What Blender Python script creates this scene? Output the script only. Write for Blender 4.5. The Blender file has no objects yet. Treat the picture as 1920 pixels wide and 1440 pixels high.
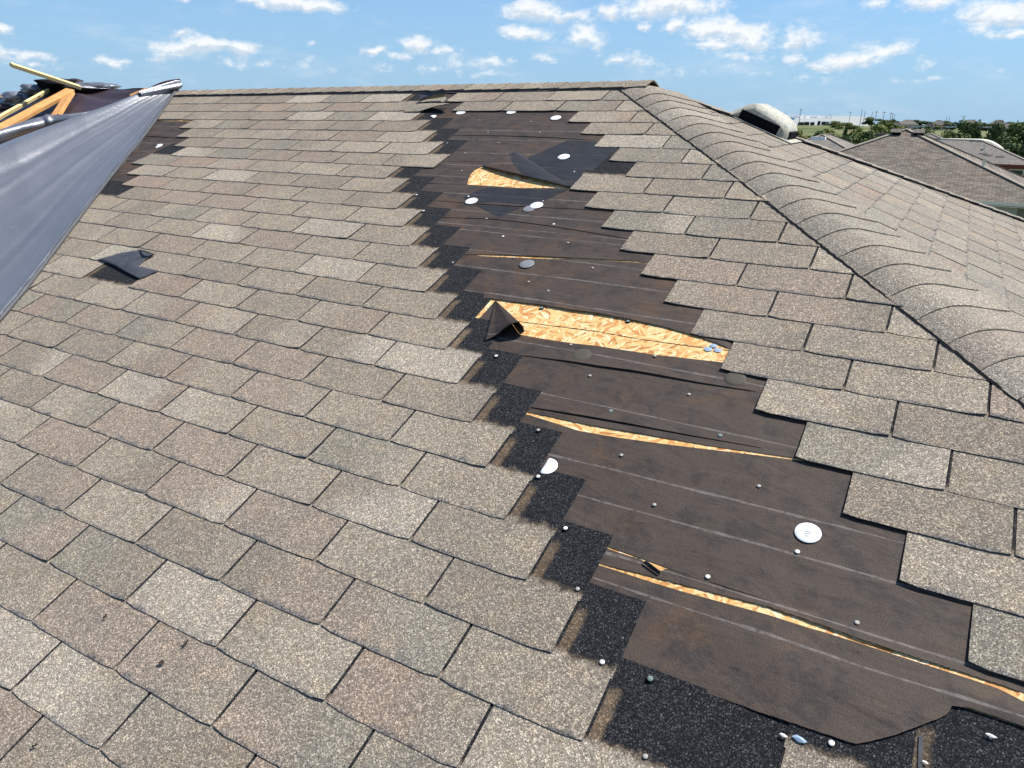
import bpy, bmesh, math, random
from mathutils import Vector, Matrix
random.seed(7)
SC = bpy.context.scene
COL = SC.collection
# ------------------------------------------------------------------ camera
F = 1402.36                                    # focal length in pixels of the 1920 px wide photograph
CW = Vector((1.88914, -2.47316, 0.51954))      # eye of the photographer standing on the roof
RX = Vector((0.86773, 0.49665, 0.01951)); RD = Vector((0.18344, -0.28352, -0.94126)); RF = Vector((-0.46195, 0.82034, -0.33712))
cam = bpy.data.cameras.new('camera'); camo = bpy.data.objects.new('camera', cam); COL.objects.link(camo)
camo.matrix_world = Matrix(((RX.x, -RD.x, -RF.x, CW.x), (RX.y, -RD.y, -RF.y, CW.y), (RX.z, -RD.z, -RF.z, CW.z), (0, 0, 0, 1)))
cam.sensor_width = 36.0; cam.lens = F / 1920 * 36.0; cam.clip_start = 0.05; cam.clip_end = 9000
SC.camera = camo
# ------------------------------------------------------------------ sun, sky, exposure
SC.view_settings.view_transform = 'Standard'; SC.view_settings.look = 'None'
SC.view_settings.exposure = 0.62; SC.view_settings.gamma = 1
SUN_EL, SUN_AZ = math.radians(57), math.radians(46)      # azimuth clockwise from +Y
sd = Vector((math.cos(SUN_EL) * math.sin(SUN_AZ), math.cos(SUN_EL) * math.cos(SUN_AZ), math.sin(SUN_EL)))
sl = bpy.data.lights.new('sun', 'SUN'); sl.energy = 4.6; sl.angle = math.radians(0.53); sl.color = (1.0, 0.955, 0.89)
so = bpy.data.objects.new('sun', sl); COL.objects.link(so); so.rotation_euler = sd.to_track_quat('Z', 'Y').to_euler()

def ray(x, y):
    return (RX * ((x - 960) / F) + RD * ((y - 720) / F) + RF).normalized()

W = bpy.data.worlds.new('World'); SC.world = W; W.use_nodes = True
wt = W.node_tree; wt.nodes.clear()
class NT:
    """small helper for writing node trees"""
    def __init__(s, t): s.t = t
    def n(s, typ, **kw):
        nd = s.t.nodes.new(typ)
        for k, v in kw.items(): setattr(nd, k, v)
        return nd
    def put(s, sock, v):
        if isinstance(v, bpy.types.NodeSocket): s.t.links.new(v, sock)
        elif v is not None: sock.default_value = v
    def m(s, op, a, b=None, c=None, clamp=False):
        nd = s.n('ShaderNodeMath', operation=op, use_clamp=clamp)
        s.put(nd.inputs[0], a); s.put(nd.inputs[1], b); s.put(nd.inputs[2], c)
        return nd.outputs[0]
    def vm(s, op, a, b=None, out=0):
        nd = s.n('ShaderNodeVectorMath', operation=op)
        s.put(nd.inputs[0], a); s.put(nd.inputs[1], b)
        return nd.outputs[out]
    def ss(s, x, a, b):
        nd = s.n('ShaderNodeMapRange', interpolation_type='SMOOTHSTEP')
        s.put(nd.inputs[0], x); nd.inputs[1].default_value = a; nd.inputs[2].default_value = b
        return nd.outputs[0]
    def mix(s, f, a, b, mode='MIX'):
        nd = s.n('ShaderNodeMix', data_type='RGBA', blend_type=mode)
        s.put(nd.inputs[0], f)
        for i, v in ((6, a), (7, b)):
            if isinstance(v, tuple) and len(v) == 3: v = (*v, 1)
            s.put(nd.inputs[i], v)
        return nd.outputs[2]
    def noise(s, vec, scale, detail=2.0, rough=0.5, out=0, dist=0.0):
        nd = s.n('ShaderNodeTexNoise'); s.put(nd.inputs['Vector'], vec)
        nd.inputs['Scale'].default_value = scale; nd.inputs['Detail'].default_value = detail
        nd.inputs['Roughness'].default_value = rough; nd.inputs['Distortion'].default_value = dist
        return nd.outputs[out]
    def voro(s, vec, scale, out='Color', feature='F1'):
        nd = s.n('ShaderNodeTexVoronoi', feature=feature); s.put(nd.inputs['Vector'], vec)
        nd.inputs['Scale'].default_value = scale
        return nd.outputs[out]
    def ramp(s, f, stops, interp='LINEAR'):
        nd = s.n('ShaderNodeValToRGB'); s.put(nd.inputs[0], f); cr = nd.color_ramp; cr.interpolation = interp
        while len(cr.elements) < len(stops): cr.elements.new(0.5)
        for e, (p, c) in zip(cr.elements, stops): e.position = p; e.color = (*c, 1) if len(c) == 3 else c
        return nd.outputs[0]
    def sep(s, c):
        nd = s.n('ShaderNodeSeparateXYZ'); s.put(nd.inputs[0], c); return nd.outputs
    def comb(s, x, y, z):
        nd = s.n('ShaderNodeCombineXYZ')
        for i, v in enumerate((x, y, z)): s.put(nd.inputs[i], v)
        return nd.outputs[0]
    def attr(s, name):
        return s.n('ShaderNodeAttribute', attribute_name=name).outputs
    def bump(s, h, strength, dist, normal=None):
        nd = s.n('ShaderNodeBump'); s.put(nd.inputs['Height'], h); nd.inputs['Strength'].default_value = strength
        nd.inputs['Distance'].default_value = dist
        if normal: s.put(nd.inputs['Normal'], normal)
        return nd.outputs[0]
    def scalev(s, v, sc):
        nd = s.n('ShaderNodeMapping'); s.put(nd.inputs[0], v); nd.inputs['Scale'].default_value = sc
        return nd.outputs[0]

w = NT(wt)
sky = w.n('ShaderNodeTexSky', sky_type='NISHITA', sun_disc=False, sun_elevation=SUN_EL, sun_rotation=SUN_AZ, altitude=100.0, air_density=1.0, dust_density=0.6, ozone_density=1.6)
D = w.n('ShaderNodeTexCoord').outputs['Generated']
dx, dy, dz = w.sep(D)
az = w.m('ARCTAN2', dx, dy); el = w.m('ARCSINE', dz)
AE = w.comb(az, el, 0.0)
# cumulus clouds: (direction, half width, half height in radians, density)
CL = [(545,6,105,15,1),(598,14,50,10,1),(350,92,55,17,.95),(345,62,22,7,.9),(395,86,50,17,1),(448,92,38,17,1),(303,103,24,9,.8),
 (695,95,28,11,.95),(785,88,36,18,1),(748,104,30,9,.7),(832,96,14,8,.8),(55,101,34,8,.75),(212,118,28,9,.75),(3,100,13,13,.9),(64,117,16,6,.6),(3,52,12,9,.8),(345,3,16,6,.8),
 (1000,22,62,24,1),(1060,35,50,14,.9),(985,67,48,13,1),(1098,68,42,22,.85),(1118,90,14,22,.5),(1140,24,32,14,.9),(1255,14,100,24,1.05),(1212,46,14,9,.6),
 (1262,48,22,13,1),(1335,54,60,18,1),(1390,62,50,17,1),(1415,80,30,15,.9),(1345,82,52,14,.85),(1495,75,38,26,.8),(1468,85,12,6,.5),
 (1400,106,60,8,.6),(1492,112,30,10,.8),(1590,116,45,18,.95),(1550,124,34,9,.8),(1655,94,50,17,.8),(1632,108,30,16,.45),(1870,26,60,24,1),(1912,38,40,14,.9),(1740,8,40,14,.85),(1645,8,22,18,.7),
 (1838,58,28,14,.7),(1898,70,50,9,.8),(1015,110,25,8,.8),(1200,118,46,22,.6),(1150,122,28,9,.7),(962,114,10,7,.6),(915,118,36,14,.75),(850,118,24,26,.45),
 (800,135,30,10,.45),(905,140,55,7,.5),(625,134,16,8,.5),(705,133,30,14,.35),(500,125,28,12,.5),(440,121,28,11,.45),(578,118,20,12,.35),(583,82,8,7,.5),(1737,116,18,9,.5),(1745,144,34,6,.5),(1690,146,12,6,.4),
 (1370,130,40,8,.35),(1280,135,60,12,.25),(1420,140,24,7,.3),(1877,131,14,6,.3),(30,115,30,7,.4),(120,122,30,6,.3),(1500,146,34,9,.35),(1560,150,46,10,.2)]
other = w.noise(w.scalev(AE, (1, 1.5, 1)), 5.5, 6.0, 0.62)
front = w.ss(w.vm('DOT_PRODUCT', D, tuple(ray(960, 100)), out=1), 0.62, 0.75)
omask = w.m('MULTIPLY', w.ss(other, 0.56, 0.72), w.m('SUBTRACT', 1.0, front))
veil = w.m('MULTIPLY', w.ss(w.noise(w.scalev(AE, (1, 3.2, 1)), 9, 6.0, 0.68), 0.46, 0.80), 0.26)
lowhaze = w.ss(el, 0.30, -0.02)
mask = w.m('MAXIMUM', omask, veil)
cc = (8.2, 8.4, 8.8, 1)
skyc = w.mix(1.0, sky.outputs[0], (0.70, 1.00, 1.30), 'MULTIPLY')
skyc = w.mix(w.m('MULTIPLY', lowhaze, 0.8), skyc, (3.15, 5.05, 7.3))
skyc = w.mix(mask, skyc, cc)
bg = w.n('ShaderNodeBackground'); w.put(bg.inputs[0], skyc); bg.inputs[1].default_value = 0.075
wo = w.n('ShaderNodeOutputWorld'); wt.links.new(bg.outputs[0], wo.inputs[0])

# ------------------------------------------------------------------ roof frames
TH = math.radians(22.66); cT, sT = math.cos(TH), math.sin(TH)
TW, EX, SH = 0.3334, 0.141695, 0.134337          # tab width, exposure, sideways step of each course
VR, XA = 1.835, 0.295                             # ridge height up the slope, hip apex
AP = Vector((XA, VR * cT, VR * sT))               # apex where ridge and hips meet
GZ = -5.2                                         # ground
def clamp(x, a=0.0, b=1.0): return max(a, min(b, x))
def warpF(u, v):                                  # gentle sag of the old roof
    return 0.016 * (u - 0.2) * clamp((v + 0.1) / 1.0) if u > -6 else 0.016 * -6.2 * clamp((v + 0.1) / 1.0)
def PF(u, v, h=0.0):
    h += warpF(u, v)
    return Vector((u, v * cT - h * sT, v * sT + h * cT))
def PR(a, q, h=0.0):                              # right-hand face: a along the eave (+Y), q down the slope
    X = q * cT
    lift = 0.0325 * X * clamp((a / max(X, .05) + 1) / 2) * cT
    h += lift
    return AP + Vector((q * cT + h * sT, a, -q * sT + h * cT))
NF = Vector((0, -sT, cT))
def uv(x, y, h=0.0):                              # where the line of sight through a photo point meets the front slope
    d = ray(x, y); ww = 0.0
    for _ in range(4):
        k = (h + ww - CW.dot(NF)) / d.dot(NF); p = CW + d * k
        u, v = p.x, p.y * cT + p.z * sT
        ww = warpF(u, v)
    return u, v
def px(x, y, h=0.0):
    u, v = uv(x, y, h); return PF(u, v, h)

# ------------------------------------------------------------------ object helpers
def mesh(name, V, Fc, mats, uvs=None, cols=None, midx=None, smooth=False):
    me = bpy.data.meshes.new(name); me.from_pydata([tuple(v) for v in V], [], Fc)
    for m_ in (mats if isinstance(mats, (list, tuple)) else [mats]): me.materials.append(m_)
    if uvs:
        l = me.uv_layers.new(name='uv')
        for li, lp in enumerate(me.loops): l.data[li].uv = uvs[lp.vertex_index]
    if cols:
        a = me.color_attributes.new('tint', 'FLOAT_COLOR', 'POINT')
        for i, c in enumerate(cols): a.data[i].color = (*c, 1)
    if midx:
        for p, i in zip(me.polygons, midx): p.material_index = i
    if smooth:
        for p in me.polygons: p.use_smooth = True
    me.update()
    return me
def add(name, me, parent=None, label=None):
    o = bpy.data.objects.new(name, me); COL.objects.link(o)
    if parent:
        o.parent = parent
        par = parent
        M = Matrix.Identity(4); ch = []
        while par: ch.append(par); par = par.parent
        for p_ in reversed(ch): M = M @ p_.matrix_parent_inverse @ Matrix.LocRotScale(p_.location, p_.rotation_euler, p_.scale)
        o.matrix_parent_inverse = M.inverted()
    if label: o['label'] = label
    return o
def tag(o, label, cat, group=None):
    o['label'] = label; o['category'] = cat
    if group: o['group'] = group
    return o
def struct(o): o['kind'] = 'structure'; return o
def empty(name, loc): 
    o = bpy.data.objects.new(name, None); COL.objects.link(o); o.location = loc; o.empty_display_size = .2
    return o
class MB:
    def __init__(s): s.V = []; s.F = []; s.U = []; s.C = []; s.I = []
    def v(s, p, u=(0, 0), c=(1, 1, 1)): s.V.append(tuple(p)); s.U.append(u); s.C.append(c); return len(s.V) - 1
    def f(s, *ix, i=0): s.F.append(tuple(ix)); s.I.append(i)
    def build(s, name, mats, parent=None, label=None, smooth=False):
        return add(name, mesh(name, s.V, s.F, mats, s.U, s.C, s.I, smooth), parent, label)
    def box(s, c, hx, hy, hz, X=Vector((1, 0, 0)), Y=Vector((0, 1, 0)), Z=Vector((0, 0, 1)), i=0, c_=(1, 1, 1)):
        ix = [s.v(c + X * (a * hx) + Y * (b * hy) + Z * (d * hz), c=c_) for d in (-1, 1) for b in (-1, 1) for a in (-1, 1)]
        for q in ((0, 2, 3, 1), (4, 5, 7, 6), (0, 1, 5, 4), (2, 6, 7, 3), (0, 4, 6, 2), (1, 3, 7, 5)): s.f(*[ix[k] for k in q], i=i)
    def grid(s, rows, i=0, uvf=None, colf=None):
        n = len(rows[0]); ids = [[s.v(p, uvf(r, k) if uvf else (0, 0), colf(r, k) if colf else (1, 1, 1)) for k, p in enumerate(row)] for r, row in enumerate(rows)]
        for r in range(len(rows) - 1):
            for k in range(n - 1): s.f(ids[r][k], ids[r][k + 1], ids[r + 1][k + 1], ids[r + 1][k], i=i)
        return ids

def mat(name, build, rough=0.9, spec=0.3, metal=0.0):
    m_ = bpy.data.materials.new(name); m_.use_nodes = True; t = NT(m_.node_tree)
    b = m_.node_tree.nodes['Principled BSDF']; b.inputs['Roughness'].default_value = rough
    b.inputs['Specular IOR Level'].default_value = spec; b.inputs['Metallic'].default_value = metal
    r = build(t, b)
    if r is not None: t.put(b.inputs['Base Color'], (*r, 1) if isinstance(r, tuple) else r)
    return m_
def obj_co(t): return t.n('ShaderNodeTexCoord').outputs['Object']
def geo_co(t): return t.n('ShaderNodeNewGeometry').outputs['Position']

# ------------------------------------------------------------------ materials
def granules(t, co, tint, lo=0.34):
    v1 = t.sep(t.voro(co, 400))[0]
    v2 = t.sep(t.voro(co, 700))[1]
    n3 = t.noise(co, 90, 3, .6)
    s = t.m('ADD', t.m('MULTIPLY', v1, .66), t.m('MULTIPLY', v2, .34))
    s = t.m('ADD', s, t.m('MULTIPLY', t.m('SUBTRACT', n3, .5), .40))
    r = t.ramp(s, [(0.06, (.30, .31, .34)), (.24, (.66, .66, .66)), (.46, (.88, .87, .85)), (.64, (1.06, 1.05, 1.02)), (.76, (1.55, 1.53, 1.48)), (.90, (2.7, 2.65, 2.5))])
    return t.mix(1.0, tint, r, 'MULTIPLY'), s
def m_shingle(t, b):
    co = geo_co(t); tint = t.attr('tint')[0]
    big = t.noise(co, 5.0, 4, .6); mid = t.noise(co, 16, 3, .6)
    tint = t.mix(t.ss(mid, .45, .75), tint, t.mix(1.0, tint, (1.10, 1.05, .98), 'MULTIPLY'))
    tint = t.mix(t.ss(big, .40, .70), tint, t.mix(1.0, tint, (.88, .90, .92), 'MULTIPLY'))
    tan, s = granules(t, co, tint)
    uvn = t.n('ShaderNodeUVMap', uv_map='uv').outputs[0]; ul, vl, _ = t.sep(uvn)
    wob = t.m('MULTIPLY', t.m('SUBTRACT', t.noise(co, 30, 4, .65), .5), .05)
    # factory black headlap with sparse bright grains
    spk = t.sep(t.voro(co, 430))[2]
    blk = t.ramp(t.m('ADD', t.m('MULTIPLY', spk, .8), t.m('MULTIPLY', s, .2)), [(0.0, (.004, .004, .005)), (.60, (.014, .015, .017)), (.82, (.04, .042, .045)), (.95, (.12, .12, .115)), (1.0, (.42, .42, .40))])
    k = t.ss(t.m('ADD', vl, wob), EX + .004, EX + .032)
    # weathered band where the cut-out of the missing tab above let the sun through
    band = t.m('MULTIPLY', t.ss(t.m('ADD', ul, t.m('MULTIPLY', wob, .4)), .034, .020), t.ss(ul, .001, .004))
    band = t.m('MULTIPLY', band, t.ss(t.m('ADD', vl, wob), EX * 2 + .0, EX * 2 - .03))
    tanb = t.mix(1.0, tan, (.85, .70, .55), 'MULTIPLY')
    k2 = t.m('MULTIPLY', k, t.m('SUBTRACT', 1.0, t.m('MULTIPLY', band, .50)))
    x_, y_, z_ = t.sep(co); vp_ = t.m('ADD', t.m('MULTIPLY', y_, cT), t.m('MULTIPLY', z_, sT)); pw = None
    for cx_, cy_, ru, rv in ((1706, 1418, .034, .085), (1752, 1412, .030, .080), (1858, 1440, .050, .035)):
        cu_, cv_ = uv(cx_, cy_); q_ = t.m('SQRT', t.m('ADD', t.m('POWER', t.m('DIVIDE', t.m('SUBTRACT', x_, cu_), ru), 2.0), t.m('POWER', t.m('ABSOLUTE', t.m('DIVIDE', t.m('SUBTRACT', vp_, cv_), rv)), 2.0)))
        pw = q_ if pw is None else t.m('MINIMUM', pw, q_)
    pm_ = t.ss(t.m('ADD', pw, t.m('MULTIPLY', wob, 14)), 1.15, .75)
    band = t.m('MAXIMUM', band, t.m('MULTIPLY', pm_, 1.9))
    edge = t.mix(t.m('MULTIPLY', t.ss(vl, EX + .035, EX - .004), t.ss(vl, EX - .03, EX)), tan, tan)
    c = t.mix(k2, t.mix(t.ss(k, 0, 1), tan, tanb), blk)
    # granule loss along the exposed lower edge
    wear = t.m('MULTIPLY', t.ss(t.m('ADD', vl, t.m('MULTIPLY', t.m('SUBTRACT', t.noise(co, 14, 5, .7), .5), .075)), .011, -.004), .72)
    bare = t.mix(t.ss(s, .35, .8), (.030, .032, .038), (.17, .175, .19))
    c = t.mix(wear, c, bare)
    blot = t.ss(t.noise(co, 9, 6, .7), .66, .74)
    c = t.mix(t.m('MULTIPLY', blot, .45), c, t.mix(1.0, c, (.58, .60, .66), 'MULTIPLY'))
    t.put(b.inputs['Normal'], t.bump(s, .55, .0022))
    return c
M_SH = mat('asphalt_shingle', m_shingle, .95, .15)
def m_edge(t, b):
    co = geo_co(t); s = t.noise(co, 260, 3, .7)
    return t.ramp(s, [(.3, (.018, .018, .020)), (.55, (.070, .070, .072)), (.75, (.17, .165, .16))])
M_EDGE = mat('shingle_cut_edge', m_edge, .95, .1)
def m_edge2(t, b):
    return t.ramp(t.noise(geo_co(t), 200, 3, .7), [(.3, (.006, .006, .007)), (.7, (.035, .034, .034))])
M_EDGE_SHADE = mat('shaded_cut_edge', m_edge2, .95, .1)  # darker copy of the cut edge, shade painted in for the right-hand slope
def m_cap(t, b):
    co = geo_co(t); tan, s = granules(t, co, t.attr('tint')[0])
    blot = t.ss(t.noise(co, 7, 5, .65), .55, .75)
    tan = t.mix(t.m('MULTIPLY', blot, .5), tan, t.mix(1.0, tan, (.75, .77, .8), 'MULTIPLY'))
    t.put(b.inputs['Normal'], t.bump(s, .5, .002))
    return tan
M_CAP = mat('cap_shingle', m_cap, .95, .15)
def m_under(t, b):
    co = geo_co(t); n = t.noise(co, 200, 2); n2 = t.noise(co, 18, 5, .7)
    c = t.ramp(n2, [(.3, (.035, .037, .045)), (.6, (.065, .068, .08)), (.75, (.12, .12, .13))])
    t.put(b.inputs['Normal'], t.bump(n, .3, .001)); return c
M_UNDER = mat('shingle_underside', m_under, .7, .3)
CHALK = [-1.205, -1.130, -.990, -.882, -.664, -.452, -.224, -.072, .040, .182, .222, .335, .480, .640, .765, .905, 1.06, 1.17]
def m_felt(dark):
    def f(t, b):
        co = geo_co(t); x, y, z = t.sep(co)
        v = t.m('ADD', t.m('MULTIPLY', y, cT), t.m('MULTIPLY', z, sT))
        n1 = t.noise(co, 6, 5, .65); n2 = t.noise(t.scalev(co, (1, 3.5, 3.5)), 22, 5, .7); n3 = t.noise(co, 420, 2, .6)
        base = ((.012, .012, .014), (.019, .020, .023)) if dark else ((.034, .0235, .0170), (.066, .0465, .0345))
        c = t.mix(n2, t.mix(n1, base[0], base[1]), base[1])
        c = t.mix(t.m('MULTIPLY', t.ss(t.noise(co, 13, 6, .72), .48, .62), .9), c, t.mix(1.0, c, (.55, .60, .66), 'MULTIPLY'))
        c = t.mix(t.m('MULTIPLY', t.ss(t.noise(co, 5, 5, .68, dist=.6), .50, .66), .75), c, t.mix(1.0, c, (1.45, 1.18, .88), 'MULTIPLY'))
        c = t.mix(t.ss(n3, .35, .7), t.mix(1.0, c, (.72, .72, .72), 'MULTIPLY'), t.mix(1.0, c, (1.25, 1.25, 1.25), 'MULTIPLY'))
        dust = t.m('ADD', t.m('MULTIPLY', t.ss(t.noise(co, 26, 5, .65), .66, .70), .30), t.m('MULTIPLY', t.ss(t.noise(co, 150, 3, .7), .70, .74), .45))
        wv = t.m('MULTIPLY', t.m('SUBTRACT', t.noise(co, 3.0, 2, .5), .5), .012)
        wid = t.m('MULTIPLY', t.ss(t.noise(co, 7, 4, .7), .3, .8), .0048)
        wid = t.m('ADD', wid, .0008)
        line = None
        for cv in CHALK:
            d = t.m('ABSOLUTE', t.m('ADD', t.m('SUBTRACT', v, cv), wv))
            line = d if line is None else t.m('MINIMUM', line, d)
        lm = t.m('MULTIPLY', t.m('LESS_THAN', line, wid), t.m('MULTIPLY', t.ss(t.noise(co, 60, 4, .7), .25, .6), .28 if dark else .85))
        c = t.mix(lm, c, (.155, .135, .12)); c = t.mix(dust, c, (.10, .092, .084))
        wr = t.m('MULTIPLY', t.noise(t.scalev(co, (1, 2.6, 2.6)), 6, 4, .55, dist=.5), 7); t.put(b.inputs['Normal'], t.bump(t.m('ADD', n3, wr), .5, .0022))
        return c
    return f
M_FELT = mat('weathered_felt', m_felt(False), .72, .35); M_FELTD = mat('fresh_felt', m_felt(True), .62, .35)
def m_osb(t, b):
    co = geo_co(t); x, y, z = t.sep(co)
    v = t.m('ADD', t.m('MULTIPLY', y, cT), t.m('MULTIPLY', z, sT)); P2 = t.comb(x, v, 0.0)
    def layer(seed, sc):
        p = t.vm('ADD', P2, (seed, seed * .7, 0)); cell = t.n('ShaderNodeTexVoronoi'); t.put(cell.inputs['Vector'], p); cell.inputs['Scale'].default_value = sc
        ang = t.m('MULTIPLY', t.sep(cell.outputs['Color'])[0], 3.14)
        rot = t.n('ShaderNodeVectorRotate', rotation_type='Z_AXIS'); t.put(rot.inputs['Vector'], p); t.put(rot.inputs['Angle'], ang)
        st = t.scalev(rot.outputs[0], (17, 110, 1)); vo = t.n('ShaderNodeTexVoronoi'); t.put(vo.inputs['Vector'], st); vo.inputs['Scale'].default_value = 1.0
        gr = t.noise(t.scalev(rot.outputs[0], (30, 420, 1)), 1.0, 4, .7)
        return t.sep(vo.outputs['Color'])[0], gr, vo.outputs['Distance']
    a, ga, da = layer(0, 9); c_, gb, db = layer(3.7, 14); e_, ge, de = layer(8.1, 20)
    sel = t.m('GREATER_THAN', t.noise(P2, 15, 2, .5), .5); sel2 = t.m('GREATER_THAN', e_, .62)
    col = lambda f, g: t.mix(t.m('MULTIPLY', t.ss(g, .35, .7), .55), t.ramp(f, [(.0, (.34, .13, .03)), (.14, (.55, .25, .075)), (.3, (.68, .38, .13)), (.6, (.78, .52, .22)), (.85, (.84, .62, .32)), (1, (.90, .76, .50))]), (.60, .31, .10))
    c = t.mix(sel, col(a, ga), col(c_, gb)); c = t.mix(sel2, c, col(t.m('FRACT', t.m('MULTIPLY', e_, 7.3)), ge))
    t.put(b.inputs['Normal'], t.bump(t.m('ADD', a, t.m('MULTIPLY', c_, .5)), .4, .002))
    return c
M_OSB = mat('strand_board', m_osb, .75, .3)
def flat(c, var=.12, sc=20, rough=.8, spec=.3, metal=0.0, name='plain'):
    def f(t, b):
        n = t.noise(geo_co(t), sc, 4, .6)
        return t.mix(n, tuple(x * (1 - var) for x in c), tuple(min(1, x * (1 + var)) for x in c))
    return mat(name, f, rough, spec, metal)
def m_tarp(t, b):
    co = geo_co(t); n = t.noise(co, 2.5, 4, .6); wv = t.n('ShaderNodeTexBrick')
    c = t.mix(n, (.205, .21, .225), (.275, .28, .295))
    st = t.noise(t.scalev(co, (1, 1, 1)), 26, 5, .7)
    c = t.mix(t.m('MULTIPLY', t.ss(st, .58, .72), .35), c, (.52, .48, .44))
    x, y, z = t.sep(co)
    g = t.m('ADD', t.m('SINE', t.m('MULTIPLY', t.m('ADD', x, y), 900)), t.m('SINE', t.m('MULTIPLY', t.m('SUBTRACT', x, y), 900)))
    h = t.m('ADD', t.m('MULTIPLY', g, .12), t.m('MULTIPLY', t.noise(co, 45, 4, .6), 1.6))
    t.put(b.inputs['Normal'], t.bump(t.m('ADD', h, t.m('MULTIPLY', t.noise(co, 300, 2), .8)), .35, .004))
    t.put(b.inputs['Roughness'], t.m('MULTIPLY_ADD', n, .14, .27))
    return c
M_TARP = mat('silver_tarpaulin', m_tarp, .42, .6, .5)
def m_tarpb(t, b):
    co = geo_co(t); n = t.noise(co, 3, 4, .6); s = t.noise(t.scalev(co, (60, 4, 4)), 1, 4, .7)
    c = t.mix(n, (.028, .016, .018), (.052, .032, .036))
    t.put(b.inputs['Normal'], t.bump(t.noise(co, 60, 4, .6), .3, .003))
    return t.mix(t.m('MULTIPLY', t.ss(s, .45, .8), .3), c, (.09, .065, .075))
M_TARPB = mat('brown_tarpaulin', m_tarpb, .5, .4)
def m_wood(c1, c2):
    def f(t, b):
        co = obj_co(t); g = t.noise(t.scalev(co, (2.5, 60, 60)), 1, 5, .65); k = t.noise(co, 9, 3, .6)
        c = t.mix(t.ss(g, .3, .75), c1, c2)
        c = t.mix(t.ss(t.voro(t.scalev(co, (4.5, 13, 13)), 1, 'Distance'), .17, .08), c, (.16, .05, .012))
        return t.mix(t.m('MULTIPLY', t.ss(k, .5, .7), .45), c, tuple(min(1, x * 1.25) for x in c1))
    return f
M_WOOD = mat('orange_pine_lumber', m_wood((.62, .33, .12), (.46, .21, .06)), .7, .3); M_WOODY = mat('pale_pine_lumber', m_wood((.74, .60, .30), (.62, .46, .19)), .7, .3)
def m_vent(t, b):
    co = geo_co(t); n = t.noise(co, 38, 6, .75); n2 = t.noise(co, 9, 4, .6); n3 = t.noise(co, 80, 4, .7)
    c = t.mix(n2, (.36, .33, .25), (.50, .47, .37))
    c = t.mix(t.m('MULTIPLY', t.ss(n2, .45, .7), .55), c, (.42, .47, .42))
    c = t.mix(t.m('MULTIPLY', t.ss(n, .52, .60), .8), c, (.17, .20, .19))
    c = t.mix(t.m('MULTIPLY', t.ss(n3, .58, .66), .6), c, (.72, .71, .66))
    t.put(b.inputs['Normal'], t.bump(n, .3, .002)); return c
M_VENT = mat('weathered_vent_plastic', m_vent, .65, .3)
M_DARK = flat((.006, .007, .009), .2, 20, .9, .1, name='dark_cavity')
M_WHITE = flat((.80, .80, .80), .03, 30, .5, .4, name='white_plastic_cap')
M_GREYC = flat((.20, .205, .21), .15, 60, .6, .3, name='grey_cap')
M_TANC = flat((.075, .064, .050), .25, 130, .8, .3, name='dusty_cap')
M_NAIL = flat((.36, .34, .31), .5, 400, .7, .4, .1, name='galvanised_nail')
M_NAILW = flat((.75, .72, .64), .15, 300, .5, .4, .1, name='pale_nail')
M_NAILG = flat((.15, .20, .19), .4, 300, .7, .4, .1, name='tarnished_nail')
M_CLIP = flat((.32, .42, .52), .1, 60, .5, .5, .3, name='steel_clip')
M_BRICK = flat((.22, .12, .09), .3, 8, .9, .2, name='brick_wall')
M_STONE = flat((.20, .19, .18), .45, 9, .9, .2, name='stone_wall')
M_FASCIA = flat((.84, .77, .62), .06, 3, .7, .3, name='cream_fascia')
M_RED = flat((.20, .055, .045), .1, 3, .7, .3, name='dark_red_fascia')
M_SIDING = flat((.33, .38, .36), .05, 3, .7, .3, name='pale_siding')
M_GLASS = flat((.025, .05, .05), .2, 3, .15, .5, name='window_glass')
M_WALLW = flat((.80, .80, .78), .03, .1, .7, .3, name='white_concrete_panel')
M_DEBRIS = flat((.035, .024, .018), .5, 300, .9, .2, name='dry_leaf')

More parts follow.
